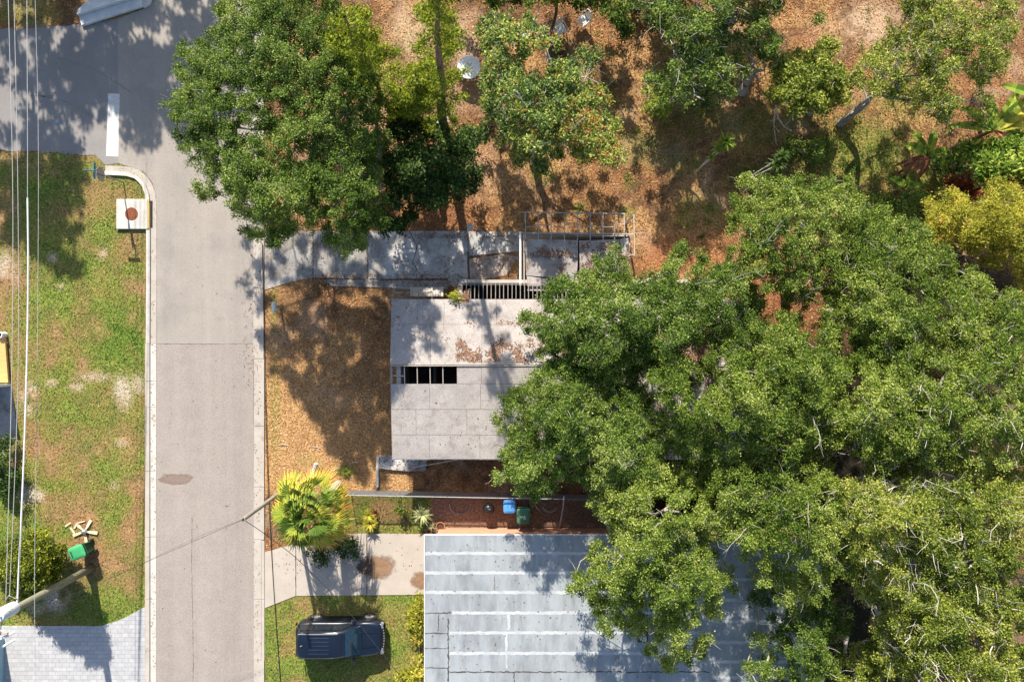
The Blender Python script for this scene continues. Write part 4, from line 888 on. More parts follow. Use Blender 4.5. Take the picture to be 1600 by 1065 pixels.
# windscreen, rear glass, side windows
def pane(pts, name, m, off=.006, parent=car):
    pts = [Vector(p) for p in pts]; nn = (pts[1]-pts[0]).cross(pts[2]-pts[1]).normalized()
    n_ = len(pts); vs = [p+nn*off for p in pts]+[p-nn*.02 for p in pts]
    return MB().add(vs, [tuple(range(n_)), tuple(range(2*n_-1, n_-1, -1))]+[(n_+k, n_+(k+1) % n_, (k+1) % n_, k) for k in range(n_)]).build(name, m, parent)
pane([(.45, -.62, 1.625), (1.13, -.74, 1.045), (1.17, -.3, 1.05), (1.17, .3, 1.05), (1.13, .74, 1.045), (.45, .62, 1.625)], 'windscreen', M['windshield'], .02)
pane([(-2.26, .66, 1.08), (-2.26, -.66, 1.08), (-2.10, -.6, 1.58), (-2.10, .6, 1.58)], 'rear_window', M['glass'], .02)
for s_ in (-1, 1):
    for (xa, xb, xc, xd) in ((-2.0, -1.25, -1.28, -1.92), (-1.2, -.35, -.35, -1.22), (-.28, .72, .22, -.28)):
        pts = [(xa, s_*.815, 1.09), (xb, s_*.815, 1.09), (xc, s_*.722, 1.56), (xd, s_*.722, 1.56)]
        if s_ > 0: pts = pts[::-1]
        pane(pts, 'side_window', M['glass'], .012)
    MB().tube([(-1.95, s_*.60, 1.745), (-1.5, s_*.615, 1.79), (-.2, s_*.615, 1.79), (.1, s_*.60, 1.735)], .02, 8).build('roof_rail', M['galv'] if s_ > 0 else M['black'], car)  # sunward rail pale, far one black: the fall of light is in the materials
    mr = MB().box((.78, s_*1.0, 1.12), (.16, .2, .14)).build('wing_mirror', M['car_paint'], car, bevel=.03)
    MB().box((.695, s_*1.0, 1.12), (.012, .16, .1)).build('mirror_glass', M['chrome'], mr)
    MB().box((2.20, s_*.66, .78), (.16, .34, .16), rz=-s_*.3).build('headlight', M['chrome'], car, bevel=.03)
    MB().box((-2.32, s_*.78, .9), (.06, .16, .3)).build('tail_light', M['rust'], car, bevel=.02)
    for xx in (-1.42, 1.45):
        wh = MB().tube([(xx, s_*.70, .37), (xx, s_*.955, .37)], .375, 28).build('wheel', M['tyre'], car)
        rm = MB(); rm.tube([(xx, s_*.94, .37), (xx, s_*.968, .37)], .24, 24)
        for k in range(6): a = k*math.pi/3; rm.beam((xx, s_*.975, .37), (xx+.22*math.cos(a), s_*.975, .37+.22*math.sin(a)), .03, .05)
        rm.build('rim', M['chrome'], wh)
        ar = MB(); ar.tube([(xx+.42*math.cos(R(a)), s_*.925, .37+.42*math.sin(R(a))) for a in range(0, 181, 15)], .03, 6); ar.build('wheel_arch', M['black'], car)
mb = MB(); mb.box((2.33, 0, .55), (.05, 1.3, .2)); mb.build('bumper_grille', M['black'], car, bevel=.02)
mb = MB()
for k in range(9): mb.box((2.335-.004*(k-4)**2*.9, -.56+k*.14, .84), (.05, .06, .05))
mb.build('grille', M['chrome'], car)
mb = MB()
for y in (-.40, -.2, 0, .2, .40): mb.box((-.9, y, 1.740), (1.05, .022, .02))
mb.build('roof_ribs', M['car_paint_lit'], car)
MB().box((.20, 0, 1.722), (.03, 1.22, .012)).build('roof_seam', M['black'], car)
MB().tube([(-1.75, 0, 1.73), (-1.82, 0, 1.80)], .02, 8).build('antenna', M['chrome'], car)
for xd in (-1.15, -.3, .82): 
    for s_ in (-1, 1): MB().box((xd, s_*.934, .72), (.015, .012, .46)).build('door_seam', M['black'], car)
for s_ in (-1, 1): MB().box((0, s_*.925, .36), (2.1, .04, .14)).build('side_sill', M['black'], car)
for y in (-.4, .4): MB().beam((1.15, y, 1.058), (2.0, y*.85, .985), .03, .014).build('bonnet_crease', M['car_paint'], car)
mb = MB(); mb.box((1.10, 0, 1.04), (.10, 1.4, .03)); mb.build('cowl', M['black'], car)
mb = MB(); mb.beam((1.1, .5, 1.075), (.83, -.1, 1.32), .02, .02); mb.beam((1.1, -.1, 1.075), (.87, -.6, 1.27), .02, .02); mb.build('wiper', M['black'], car)

# ------------------------------------------------------------------ vegetation
def frustum_mesh(edges, n=5):
    """edges: (m,8) x0 y0 z0 r0 x1 y1 z1 r1 -> quads"""
    E = np.array(edges); a = E[:, :3]; b = E[:, 4:7]; d = unit(b-a); ref = np.where(np.abs(d[:, 2:3]) < .8, np.array([[0, 0, 1.]]), np.array([[1., 0, 0]]))
    u = unit(np.cross(d, ref)); v = np.cross(d, u); V = []
    for k in range(n):
        t0, t1 = 2*math.pi*k/n, 2*math.pi*(k+1)/n; c0 = u*math.cos(t0)+v*math.sin(t0); c1 = u*math.cos(t1)+v*math.sin(t1)
        V.append(np.stack([a+c0*E[:, 3:4], a+c1*E[:, 3:4], b+c1*E[:, 7:8], b+c0*E[:, 7:8]], 1))
    return np.concatenate(V, 0)
def tree(name, label, poly, zlo, zhi, leaf, bark='bark', cat='tree', group=None, base=None, seed=0, leafL=.088, leafW=.046, dens=1.0, cell=.37, gap=.36, D=85, under=.3, sprig=34, nspr=9,
         csize=.36, trunk_r=.28, bare=.25, limbs=None, gapscale=42, up=.9, zn=1.0, twr=.0125, grow=0, warp=46, drop=.2):
    rng = np.random.default_rng(seed+100); poly = [tuple(p) for p in poly]
    xs = [p[0] for p in poly]; ys = [p[1] for p in poly]; zc = (zlo+zhi)/2; k = (H-zc)/F
    stepx = cell/k; pts = []
    gx, gy = np.meshgrid(np.arange(min(xs)-20, max(xs)+20, stepx), np.arange(min(ys)-20, max(ys)+20, stepx)); gx = gx.ravel()+rng.uniform(-.5, .5, gx.size)*stepx; gy = gy.ravel()+rng.uniform(-.5, .5, gy.size)*stepx
    wx_ = gx+(fbm(gx, gy, 34, seed+200, 3)-.5)*warp; wy_ = gy+(fbm(gx, gy, 34, seed+300, 3)-.5)*warp
    ed = edgedist(wx_, wy_, poly); ins = inpoly(wx_, wy_, poly); ed = np.where(ins, ed, 0); ins |= (edgedist(wx_, wy_, poly) < grow); gx = gx[ins]; gy = gy[ins]; ed = ed[ins]+grow*.5
    nz = fbm(gx, gy, gapscale, seed*7+5, 3); keep = (nz > gap) & (rng.random(len(gx)) > drop); keep &= ~((ed < 14) & (rng.random(len(gx)) < .35))
    gx = gx[keep]; gy = gy[keep]; ed = ed[keep]; nz = nz[keep]
    dome = 1-(1-np.clip(ed/D, 0, 1))**2
    lump = fbm(gx, gy, 62, seed*3+9, 3)
    z = zlo+(zhi-zlo)*dome + (lump-.5)*2.0*zn + rng.normal(0, .30, len(gx)); z = np.maximum(z, max(.6, zlo*.5))
    # lower clumps
    um = rng.random(len(gx)) < under; gx = np.concatenate([gx, gx[um]+rng.normal(0, 6, um.sum())]); gy = np.concatenate([gy, gy[um]+rng.normal(0, 6, um.sum())])
    z = np.concatenate([z, np.maximum(z[um]-rng.uniform(.8, 2.0, um.sum()), .5)])
    kk = (H-z)/F; Cc = np.stack([(gx-800)*kk, (532.5-gy)*kk, z], 1); nC = len(Cc)
    if nC == 0: return
    cen = Cc.mean(0)
    if base is None: bp = Vector((cen[0], cen[1], 0))
    else: bp = G(*base)
    t = thing(name, label, cat, tuple(bp), 0, group)
    # skeleton
    nodes = [np.array([bp.x, bp.y, 0.])]; par = [-1]; fork = zlo*.42
    for i in range(1, 5):
        f = i/4; nodes.append(np.array([bp.x+(cen[0]-bp.x)*f*.25+rng.normal(0, .06), bp.y+(cen[1]-bp.y)*f*.25+rng.normal(0, .06), fork*f])); par.append(len(nodes)-2)
    for L_ in (limbs or []):
        pi = 4
        for q in L_:
            nodes.append(np.array(P(*q))); par.append(pi); pi = len(nodes)-1
    order = np.argsort(np.linalg.norm(Cc-nodes[4], axis=1)); ends = []
    NA = np.zeros((nC*4+60, 3)); cnt = len(nodes); NA[:cnt] = nodes; plen = np.zeros(nC*4+60)
    for i in range(1, cnt): plen[i] = plen[par[i]]+np.linalg.norm(NA[i]-NA[par[i]])
    for ci in order:
        c = Cc[ci]-np.array([0, 0, .15]); d = np.linalg.norm(NA[4:cnt]-c, axis=1); dz = np.maximum(NA[4:cnt, 2]-c[2], 0)
        j = int(np.argmin(d+.12*plen[4:cnt]+dz*.6))+4; a = NA[j].copy(); L_ = np.linalg.norm(c-a); m = 1 if L_ < .5 else (2 if L_ < 1.6 else 3)
        pj = j; bow = rng.normal(0, .10*L_, 3); bow[2] = -abs(bow[2])*.5 if a[2] < c[2] else abs(bow[2])
        for s_ in range(1, m+1):
            f = s_/m; p = a+(c-a)*f+bow*math.sin(math.pi*f); NA[cnt] = p; par.append(pj); plen[cnt] = plen[pj]+np.linalg.norm(p-NA[pj]); pj = cnt; cnt += 1
        ends.append(pj)
    rad = np.zeros(cnt); e_ = 2.25
    for i in range(cnt-1, 0, -1):
        if rad[i] == 0: rad[i] = twr**e_
        rad[par[i]] += rad[i]
    rad = np.minimum(rad**(1/e_)*1.15, trunk_r); rad[0] = trunk_r*1.35
    for i in range(1, 5): rad[i] = max(rad[i], trunk_r*(1.1-.08*i))
    E = [[*NA[par[i]], rad[par[i]] if par[i] < 5 or rad[par[i]] < rad[i]*1.8 else rad[i]*1.25, *NA[i], rad[i]] for i in range(1, cnt)]
    # twigs
    tw = []
    for ei in ends:
        nt_ = rng.poisson(.4+bare*1.3)
        for _ in range(nt_):
            p = NA[ei].copy(); dr = unit(rng.normal(size=3)*np.array([1, 1, .5])+np.array([0, 0, .35+.5*bare])); r0 = twr*rng.uniform(.6, 1.3); L_ = rng.uniform(.25, .6+.6*bare)
            for s_ in range(3):
                q = p+dr*L_/3*1.1; tw.append([*p, r0, *q, r0*.7]); p = q; r0 *= .7; dr = unit(dr+rng.normal(0, .35, 3))
    nl = int(nC*.03*bare) if bare > .25 else 0
    for ei in rng.choice(ends, min(nl, len(ends)), replace=False) if nl else []:
        a_ = ei
        for _ in range(4): a_ = par[a_] if par[a_] > 4 else a_
        p = NA[a_].copy(); tgt = NA[ei]+np.array([0, 0, .6]); L_ = np.linalg.norm(tgt-p); r0 = rng.uniform(.024, .046); dr = unit(tgt-p+rng.normal(0, .1, 3)); n_ = max(4, int((L_+1.0)/.25))
        for s_ in range(n_):
            q = p+dr*.26; E.append([*p, r0, *q, r0*.88]); r0 *= .88
            dr = unit(dr*.8+unit(tgt-q)*.35*(s_ < n_*.6)+rng.normal(0, .17, 3)+(np.array([0, 0, -.12]) if s_ > n_*.6 else 0)); 
            if rng.random() < .5:
                d2 = unit(dr+rng.normal(0, .7, 3)+np.array([0, 0, .1])); q2 = q+d2*rng.uniform(.2, .45); E.append([*q, r0*.6, *q2, r0*.4]); E.append([*q2, r0*.4, *(q2+unit(d2+rng.normal(0, .5, 3))*.3), r0*.2])
            p = q
    V = frustum_mesh(E, 7); 
    if tw: V = np.concatenate([V, frustum_mesh(tw, 3)], 0)
    quads('trunk', V, M[bark], t, loc=tuple(bp))
    # leaves
    cs = rng.uniform(.55, 1.35, nC)*csize; sp = rng.normal(size=(nC, nspr, 3)); sp = unit(sp)*rng.uniform(.35, 1, (nC, nspr, 1)); sp[..., 2] = np.abs(sp[..., 2])*.75-.18
    S = Cc[:, None, :]+sp*cs[:, None, None]; S = S.reshape(-1, 3); cr = np.repeat(np.clip(.5*rng.random(nC)+1.6*(fbm(Cc[:, 0], Cc[:, 1], 1.8, seed+400, 3)-.5)+.25, 0, 1), nspr); sr = rng.random(len(S))
    drop = rng.random(len(S)) < dens; S = S[drop]; cr = cr[drop]; sr = sr[drop]
    LC = S[:, None, :]+rng.normal(size=(len(S), sprig, 3))*np.array([.10, .10, .06])*(leafL/.10)**.5; LC = LC.reshape(-1, 3)
    v = .30*np.repeat(cr, sprig)+.25*np.repeat(sr, sprig)+.45*rng.random(len(LC)); v = np.clip((v-.5)*1.9+.5, 0, 1)
    quads('crown', leaf_quads(LC, leafL, leafW, rng, up=up), M[leaf], t, rnd=v, loc=tuple(bp))
    return t, len(LC)
TOT = 0
def T(*a, **k):
    global TOT
    r_ = tree(*a, **k); TOT += r_[1]; return r_[0]
OAKS = 'broad oak trees over the right hand plots'
T('oak_tree', 'huge round green oak overhanging the street at the top left', [(350, -90), (345, 0), (322, 50), (285, 85), (276, 130), (262, 190), (300, 225), (318, 300), (362, 330), (385, 372), (425, 385), (470, 352), (505, 375), (540, 402), (575, 385), (590, 345), (600, 330), (602, 280), (612, 220), (612, 170), (600, 150), (590, 100), (560, 55), (535, 20), (520, -90)],
  5.2, 8.4, 'leaf_oak_deep', drop=.14, nspr=11, seed=1, gapscale=26, trunk_r=.42, gap=0.22, under=.35, base=(560, 275), bare=.2)
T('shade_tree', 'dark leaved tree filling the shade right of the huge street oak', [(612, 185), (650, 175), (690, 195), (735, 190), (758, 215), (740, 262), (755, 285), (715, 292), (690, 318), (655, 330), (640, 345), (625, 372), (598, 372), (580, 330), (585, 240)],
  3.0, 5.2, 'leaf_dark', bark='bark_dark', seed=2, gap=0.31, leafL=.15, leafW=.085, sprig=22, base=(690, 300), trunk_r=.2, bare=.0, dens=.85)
T('mixed_tree', 'bright mottled green tree with bare grey twigs in the upper middle yard', [(745, 45), (790, 18), (840, 30), (880, 70), (940, 80), (955, 130), (945, 170), (962, 235), (945, 255), (915, 262), (880, 240), (845, 285), (800, 245), (770, 190), (745, 172), (752, 130), (758, 90)],
  3.6, 6.2, 'leaf_mixed', bark='bark_pale', seed=3, gap=.37, leafL=.15, leafW=.06, sprig=24, base=(835, 250), trunk_r=.22, bare=.9)
T('yard_tree', 'thin shaded tree against the top edge left of centre', [(700, -60), (760, -60), (960, -60), (985, 10), (985, 50), (950, 66), (942, 12), (880, 2), (780, 6), (700, 0)], 2.6, 4.2, 'leaf_oak_deep', bark='bark_dark', seed=4, gap=0.31, leafL=.15, leafW=.07, sprig=22, base=(860, 90), trunk_r=.18)
T('yard_tree', 'open grey green tree with drooping bare twigs above the yard clearing', [(985, -40), (1200, -40), (1190, 30), (1150, 60), (1160, 120), (1120, 175), (1085, 165), (1060, 185), (1030, 175), (1005, 130), (1010, 80), (975, 40)], 3.2, 5.6, 'leaf_oak_deep', bark='bark_pale', seed=5, gap=.37, leafL=.125, leafW=.055, sprig=24, base=(1060, 150), trunk_r=.18, bare=1.0, dens=.8)
T('leaning_tree', 'small tree with forked grey trunk leaning across the top right yard', [(1150, -40), (1330, -40), (1310, 30), (1260, 50), (1230, 75), (1190, 95), (1160, 60)], 3.6, 5.2, 'leaf_oak_deep', bark='bark', seed=6, gap=.37, leafL=.125, leafW=.055, sprig=24, base=(1158, 146), trunk_r=.2, bare=.7,
  limbs=[[(1185, 125, 1.6), (1203, 112, 2.4), (1215, 95, 3.4), (1232, 60, 4.5)], [(1195, 110, 2.2), (1190, 80, 3.4)]])
T('mango_tree', 'low yellow green tree with clumped leaves right of the forked grey trunk', [(1212, 95), (1250, 72), (1300, 80), (1330, 95), (1350, 130), (1335, 150), (1300, 170), (1270, 178), (1240, 165), (1210, 150), (1202, 120)], 2.4, 4.0, 'leaf_lime', bark='bark_pale', seed=7, gap=0.21, leafL=.17, leafW=.07, sprig=24, base=(1265, 175), trunk_r=.15, bare=.3)
T('sprawling_tree', 'airy yellow green tree with a bent grey trunk at the top right', [(1330, 95), (1360, 70), (1400, 40), (1410, -40), (1580, -40), (1595, 40), (1580, 100), (1545, 130), (1560, 160), (1545, 190), (1500, 180), (1460, 200), (1430, 175), (1400, 165), (1370, 160), (1340, 140)], 4.0, 6.2, 'leaf_lime', bark='bark', seed=8, gap=.37, leafL=.125, leafW=.055, sprig=24, base=(1312, 193), trunk_r=.19, bare=.9, dens=.7,
  limbs=[[(1335, 172, 1.8), (1355, 155, 2.8), (1372, 144, 3.6), (1410, 120, 4.4), (1440, 90, 5)], [(1372, 130, 3.8), (1390, 90, 4.6), (1420, 60, 5.2), (1432, 10, 5.6)]])
T('feathery_tree', 'pale yellow feathery tree at the right edge below the banana plants', [(1430, 330), (1470, 305), (1520, 300), (1560, 290), (1660, 300), (1660, 470), (1590, 440), (1540, 400), (1500, 395), (1460, 380), (1435, 360)], 4.4, 6.4, 'leaf_yellow', bark='bark_brown', seed=9, gap=0.19, leafL=.15, leafW=.035, sprig=34, base=(1500, 420), trunk_r=.2, bare=.3,
  limbs=[[(1506, 400, 3.2), (1520, 430, 3.6), (1545, 455, 4.2), (1600, 468, 5)]])
T('big_leaf_tree', 'dense bush of broad glossy leaves at the right edge above the feathery tree', [(1510, 240), (1540, 215), (1570, 205), (1660, 200), (1660, 320), (1590, 300), (1540, 300), (1510, 270), (1490, 240)], 2.6, 4.2, 'leaf_big', bark='bark_dark', seed=10, gap=0.11, leafL=.26, leafW=.085, sprig=16, nspr=12, base=(1560, 300), trunk_r=.16, bare=0)
T('oak_tree', 'green oak with fine leaves at the upper left of the right hand grove', [(1140, 345), (1165, 300), (1215, 282), (1290, 285), (1345, 310), (1370, 345), (1380, 400), (1350, 440), (1300, 455), (1250, 470), (1190, 440), (1150, 400)],
  5.8, 7.4, 'leaf_oak', drop=.10, under=.5, seed=11, gap=0.22, group=OAKS, grow=9, base=(1225, 440), trunk_r=.26, bare=.45)
T('oak_tree', 'rounded oak in the grove just left of the brown trunk and feathery tree', [(1340, 370), (1390, 345), (1440, 370), (1480, 420), (1490, 450), (1550, 465), (1560, 560), (1480, 600), (1400, 590), (1330, 560), (1300, 490), (1310, 440)],
  6.4, 8.3, 'leaf_oak', seed=12, gap=0.24, group=OAKS, grow=17, drop=.12, trunk_r=.3, bare=.5)
T('oak_tree', 'oak spreading over the ladder framing and plywood roof middle', [(830, 470), (870, 430), (925, 425), (960, 395), (985, 420), (1010, 425), (1040, 400), (1062, 378), (1090, 410), (1140, 400), (1170, 440), (1200, 500), (1185, 540), (1130, 545), (1095, 560), (1070, 590), (1000, 590), (960, 605), (900, 590), (850, 560), (818, 540), (828, 500)],
  5.6, 7.4, 'leaf_oak_deep', drop=.09, nspr=10, under=.45, seed=13, gap=0.18, group=OAKS, grow=3, trunk_r=.3, base=(1020, 470), bare=.3)
T('oak_tree', 'oak whose ragged left lobes cover the lower plywood roof and fence', [(772, 650), (800, 615), (835, 575), (880, 560), (940, 590), (1000, 600), (1040, 640), (1060, 700), (1020, 770), (950, 790), (900, 745), (870, 765), (830, 780), (790, 760), (760, 738), (790, 700), (815, 670)],
  5.4, 7.4, 'leaf_oak_deep', drop=.09, nspr=10, under=.45, seed=14, gap=0.18, group=OAKS, grow=0, trunk_r=.3, base=(960, 745), bare=.3)
T('oak_tree', 'oak in the grove centre around the small brown roof gap', [(1020, 600), (1060, 580), (1110, 575), (1165, 535), (1230, 500), (1290, 520), (1330, 570), (1340, 640), (1290, 700), (1210, 720), (1140, 700), (1080, 700)],
  6.8, 8.6, 'leaf_oak', under=.6, seed=15, gap=0.20, group=OAKS, grow=17, drop=.12, trunk_r=.32, base=(1180, 620), bare=.35)
T('oak_tree', 'big oak at the right edge with thick pale limbs below the brown trunk', [(1350, 560), (1420, 560), (1500, 540), (1560, 480), (1660, 470), (1660, 720), (1560, 740), (1480, 720), (1400, 740), (1340, 700), (1320, 630)],
  7.2, 9.4, 'leaf_oak', bark='bark_pale', seed=16, gap=0.28, group=OAKS, grow=17, drop=.12, trunk_r=.36, base=(1390, 720), bare=.6, twr=.014, limbs=[[(1445, 700, 5.5), (1480, 655, 7.2), (1512, 620, 8.4), (1545, 590, 9.0)], [(1440, 725, 5), (1475, 705, 7), (1490, 690, 8)]])
T('oak_tree', 'oak lobes hanging over the left part of the grey neighbour roof', [(905, 760), (960, 735), (1040, 720), (1100, 730), (1130, 790), (1120, 850), (1150, 900), (1130, 950), (1120, 1010), (1090, 1045), (1050, 1050), (1020, 1010), (985, 975), (945, 970), (900, 930), (895, 865), (930, 850), (945, 815)],
  5.4, 8.2, 'leaf_oak', drop=.12, seed=17, gap=0.25, group=OAKS, grow=3, trunk_r=.32, base=(1010, 805), bare=.3)
T('oak_tree', 'oak in the lower grove between the two halves of the grey roof', [(1120, 720), (1200, 730), (1280, 730), (1330, 780), (1350, 850), (1330, 905), (1280, 930), (1230, 925), (1200, 900), (1160, 895), (1130, 850), (1110, 790)],
  6.8, 8.6, 'leaf_oak', seed=18, gap=0.26, group=OAKS, grow=17, drop=.12, trunk_r=.32, base=(1200, 800), bare=.5)
T('oak_tree', 'widest oak of the lower right corner with many pale bare branches', [(1330, 760), (1400, 735), (1480, 740), (1560, 740), (1660, 760), (1660, 1150), (1400, 1150), (1380, 1060), (1400, 990), (1370, 930), (1340, 880)],
  7.8, 10.0, 'leaf_lime', bark='bark_pale', seed=19, gap=0.27, group=OAKS, grow=17, drop=.12, trunk_r=.4, base=(1380, 860), bare=.95, twr=.014, limbs=[[(1500, 900, 7), (1540, 960, 8.6), (1560, 1010, 9.6)], [(1450, 800, 6), (1530, 790, 8), (1600, 800, 9.4)]])
T('oak_tree', 'lowest oak fringe covering the right end of the grey roof at the bottom edge', [(1190, 930), (1240, 925), (1300, 925), (1320, 970), (1300, 1010), (1290, 1150), (1180, 1150), (1170, 1060), (1200, 1030), (1225, 985)],
  5.0, 7.4, 'leaf_oak_deep', seed=20, gap=0.25, group=OAKS, grow=14, trunk_r=.28, base=(1190, 880), bare=.5)
T('oak_tree', 'oak bough along the bottom edge left of the black gap', [(1330, 1040), (1400, 990), (1440, 1010), (1430, 1150), (1300, 1150)], 5.5, 7.4, 'leaf_lime', bark='bark_pale', seed=21, gap=0.29, group=OAKS, grow=9, trunk_r=.2, base=(1290, 960), bare=.6)
# undergrowth shrubs
SH = 'shrubs in the right hand undergrowth'
def shrub(label, cx, cy, rx, ry, z0, z1, leaf, seed, group=None, **k):
    pl = [(cx+rx*math.cos(a)*(1+.18*math.sin(3*a+seed)), cy+ry*math.sin(a)*(1+.15*math.cos(4*a+seed))) for a in np.linspace(0, 2*math.pi, 18)[:-1]]
    kw = dict(cell=.36, csize=.40, trunk_r=.06, bare=0, gap=.2, D=max(rx, ry)*.8, under=.6, sprig=20, leafL=.11, leafW=.055, zn=.3, warp=12); kw.update(k)
    return T('shrub', label, pl, z0, z1, leaf, seed=seed, cat='shrub', group=group, **kw)
shrub('dense round yellow green clipped shrub at the lower left edge', 44, 884, 52, 46, 1.3, 4.2, 'leaf_hedge', 30, sprig=30, nspr=20, gap=.0, base=(102, 858), leafL=.10, cell=.32, under=1, D=50, drop=0, warp=0, zn=0)
shrub('low dark hedge at the left edge under the shaded slab', 2, 735, 24, 50, .5, 1.1, 'leaf_dark', 31)  # added clump gives the dark of an off-frame shadow on grass
shrub('shrub of dark red and green leaves beneath the banana plants', 1420, 320, 55, 30, .8, 1.6, 'leaf_oak_deep', 32, SH)
shrub('red leaved croton among the undergrowth below the banana plants', 1505, 298, 26, 16, 1.2, 2.0, 'leaf_red', 33, SH, leafL=.16)
shrub('deep green shrub in the gap between the airy tree and the oaks', 1345, 320, 40, 26, .6, 1.4, 'leaf_oak_deep', 34, SH)
shrub('low leafy clump beneath the bent grey trunk', 1262, 232, 34, 22, .4, .9, 'leaf_oak_deep', 35, SH, dens=.7)
shrub('bright small shrub between the green bin and the drive grass', 626, 795, 8, 13, .3, .7, 'leaf_lime', 36, cell=.2, csize=.14, sprig=12, nspr=6, leafL=.08, warp=3)
shrub('dark green bush hidden under the palm at the driveway edge', 522, 862, 44, 20, .4, 1.1, 'leaf_dark', 37, sprig=16, dens=.8)
shrub('green bush of broad leaves under the forked grey trunk', 1025, 165, 28, 26, .5, 1.3, 'leaf_big', 38, SH, dens=.8, leafL=.16)
shrub('yellow green croton hedge along the neighbour wall', 652, 955, 8, 34, .8, 1.4, 'leaf_yellow', 39, leafL=.2, leafW=.06, cell=.25, csize=.28, sprig=10)
shrub('orange yellow croton bush by the neighbour wall below the first', 655, 1015, 7, 28, .6, 1.1, 'palm', 40, leafL=.2, leafW=.06, cell=.25, csize=.25, sprig=9)
shrub('bright yellow leaved bush at the bottom edge beside the grey roof', 648, 1060, 20, 18, .7, 1.3, 'leaf_yellow', 41, leafL=.26, leafW=.08, cell=.3, csize=.35, sprig=10)
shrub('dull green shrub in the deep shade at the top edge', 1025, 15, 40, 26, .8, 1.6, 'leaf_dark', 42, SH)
shrub('weedy green patch of saplings below the shaded top edge', 1090, 60, 40, 30, .6, 1.4, 'leaf_oak_deep', 43, SH, dens=.7)
shrub('large dark undergrowth bush under the sprawling top right tree', 1480, 250, 30, 22, .8, 1.6, 'leaf_dark', 44, SH)

# conifers beside the oak
def conifer(label, base, top_z, spread, seed, lean=(0, 0), leaf='leaf_pine', r=.15):
    rng = np.random.default_rng(seed); bp = G(*base); t = thing('pine_tree', label, 'tree', tuple(bp), 0, 'slim pines at the top edge')
    zs = np.linspace(0, top_z, 9); tr_ = [Vector((lean[0]*z/top_z+.05*math.sin(z), lean[1]*z/top_z, z)) for z in zs]
    LC = []; rs = np.linspace(r, .04, 9); E = [[*tr_[i], rs[i], *tr_[i+1], rs[i+1]] for i in range(8)]
    for i in range(46):
        z = rng.uniform(top_z*.38, top_z*.98); a = rng.uniform(0, 6.283); L_ = spread*(1-.65*(z/top_z-.38)/.62)*rng.uniform(.6, 1.1); o_ = np.array([lean[0]*z/top_z, lean[1]*z/top_z, z]); d = np.array([math.cos(a), math.sin(a), .15])
        E.append([*o_, .03, *(o_+d*L_), .008]); n = int(46*L_)*5; f = rng.uniform(.15, 1, n)**.8
        p = o_+d*(L_*f)[:, None]+rng.normal(size=(n, 3))*np.array([.16, .16, .10])*(1.15-f*.5)[:, None]; LC.append(p)
    quads('trunk', frustum_mesh(E, 8), M['bark_brown'], t)
    LC = np.concatenate(LC); v = rng.random(len(LC))*.7+.15
    quads('crown', leaf_quads(LC, .15, .05, rng, up=.3), M[leaf], t, rnd=v)
conifer('tall pine whose thick dark trunk crosses the top edge left of the white table', (693, 218), 15.5, 1.5, 51, (1.3, .4), r=.27)
conifer('pine with yellow green tufts between the huge street oak and the tall dark trunk', (655, 240), 8.0, 1.3, 52, (.9, 1.0))
conifer('feathery pine at the top edge leaning against the street oak', (618, 190), 11.5, 2.0, 53, (.2, 0))
conifer('small young pine standing left of the tall dark trunk', (636, 228), 6.4, .9, 54, (.7, .6))
# off frame trees to the north whose shade falls into the picture
T('street_tree', 'tall tree beyond the top left edge shading the side road', [(-330, -560), (-150, -640), (80, -600), (230, -520), (225, -440), (150, -395), (0, -350), (-150, -380), (-280, -430)], 6.2, 8.6, 'leaf_oak', seed=60, gap=.36, leafL=.2, leafW=.12, sprig=14, group='trees beyond the top edge', trunk_r=.35, bare=.1)
T('street_tree', 'second tree beyond the top left edge shading the corner verge', [(-330, -300), (-200, -320), (-110, -270), (-130, -200), (-190, -110), (-250, -70), (-300, -150)], 7.4, 8.8, 'leaf_oak', seed=61, gap=.3, leafL=.2, leafW=.12, sprig=14, group='trees beyond the top edge', trunk_r=.3, bare=.1)
T('street_tree', 'tree beyond the top edge above the mixed tree', [(1000, -330), (1080, -350), (1150, -300), (1160, -220), (1090, -160), (1010, -200)], 5.5, 7.5, 'leaf_oak', seed=62, gap=.38, leafL=.2, leafW=.12, sprig=14, group='trees beyond the top edge', trunk_r=.3, bare=.1)
T('street_tree', 'tree beyond the top edge above the leaning trunk', [(1080, -220), (1190, -260), (1280, -200), (1260, -110), (1150, -80), (1080, -120)], 5.0, 6.6, 'leaf_oak', seed=63, gap=.40, leafL=.2, leafW=.12, sprig=14, group='trees beyond the top edge', trunk_r=.3, bare=.1)

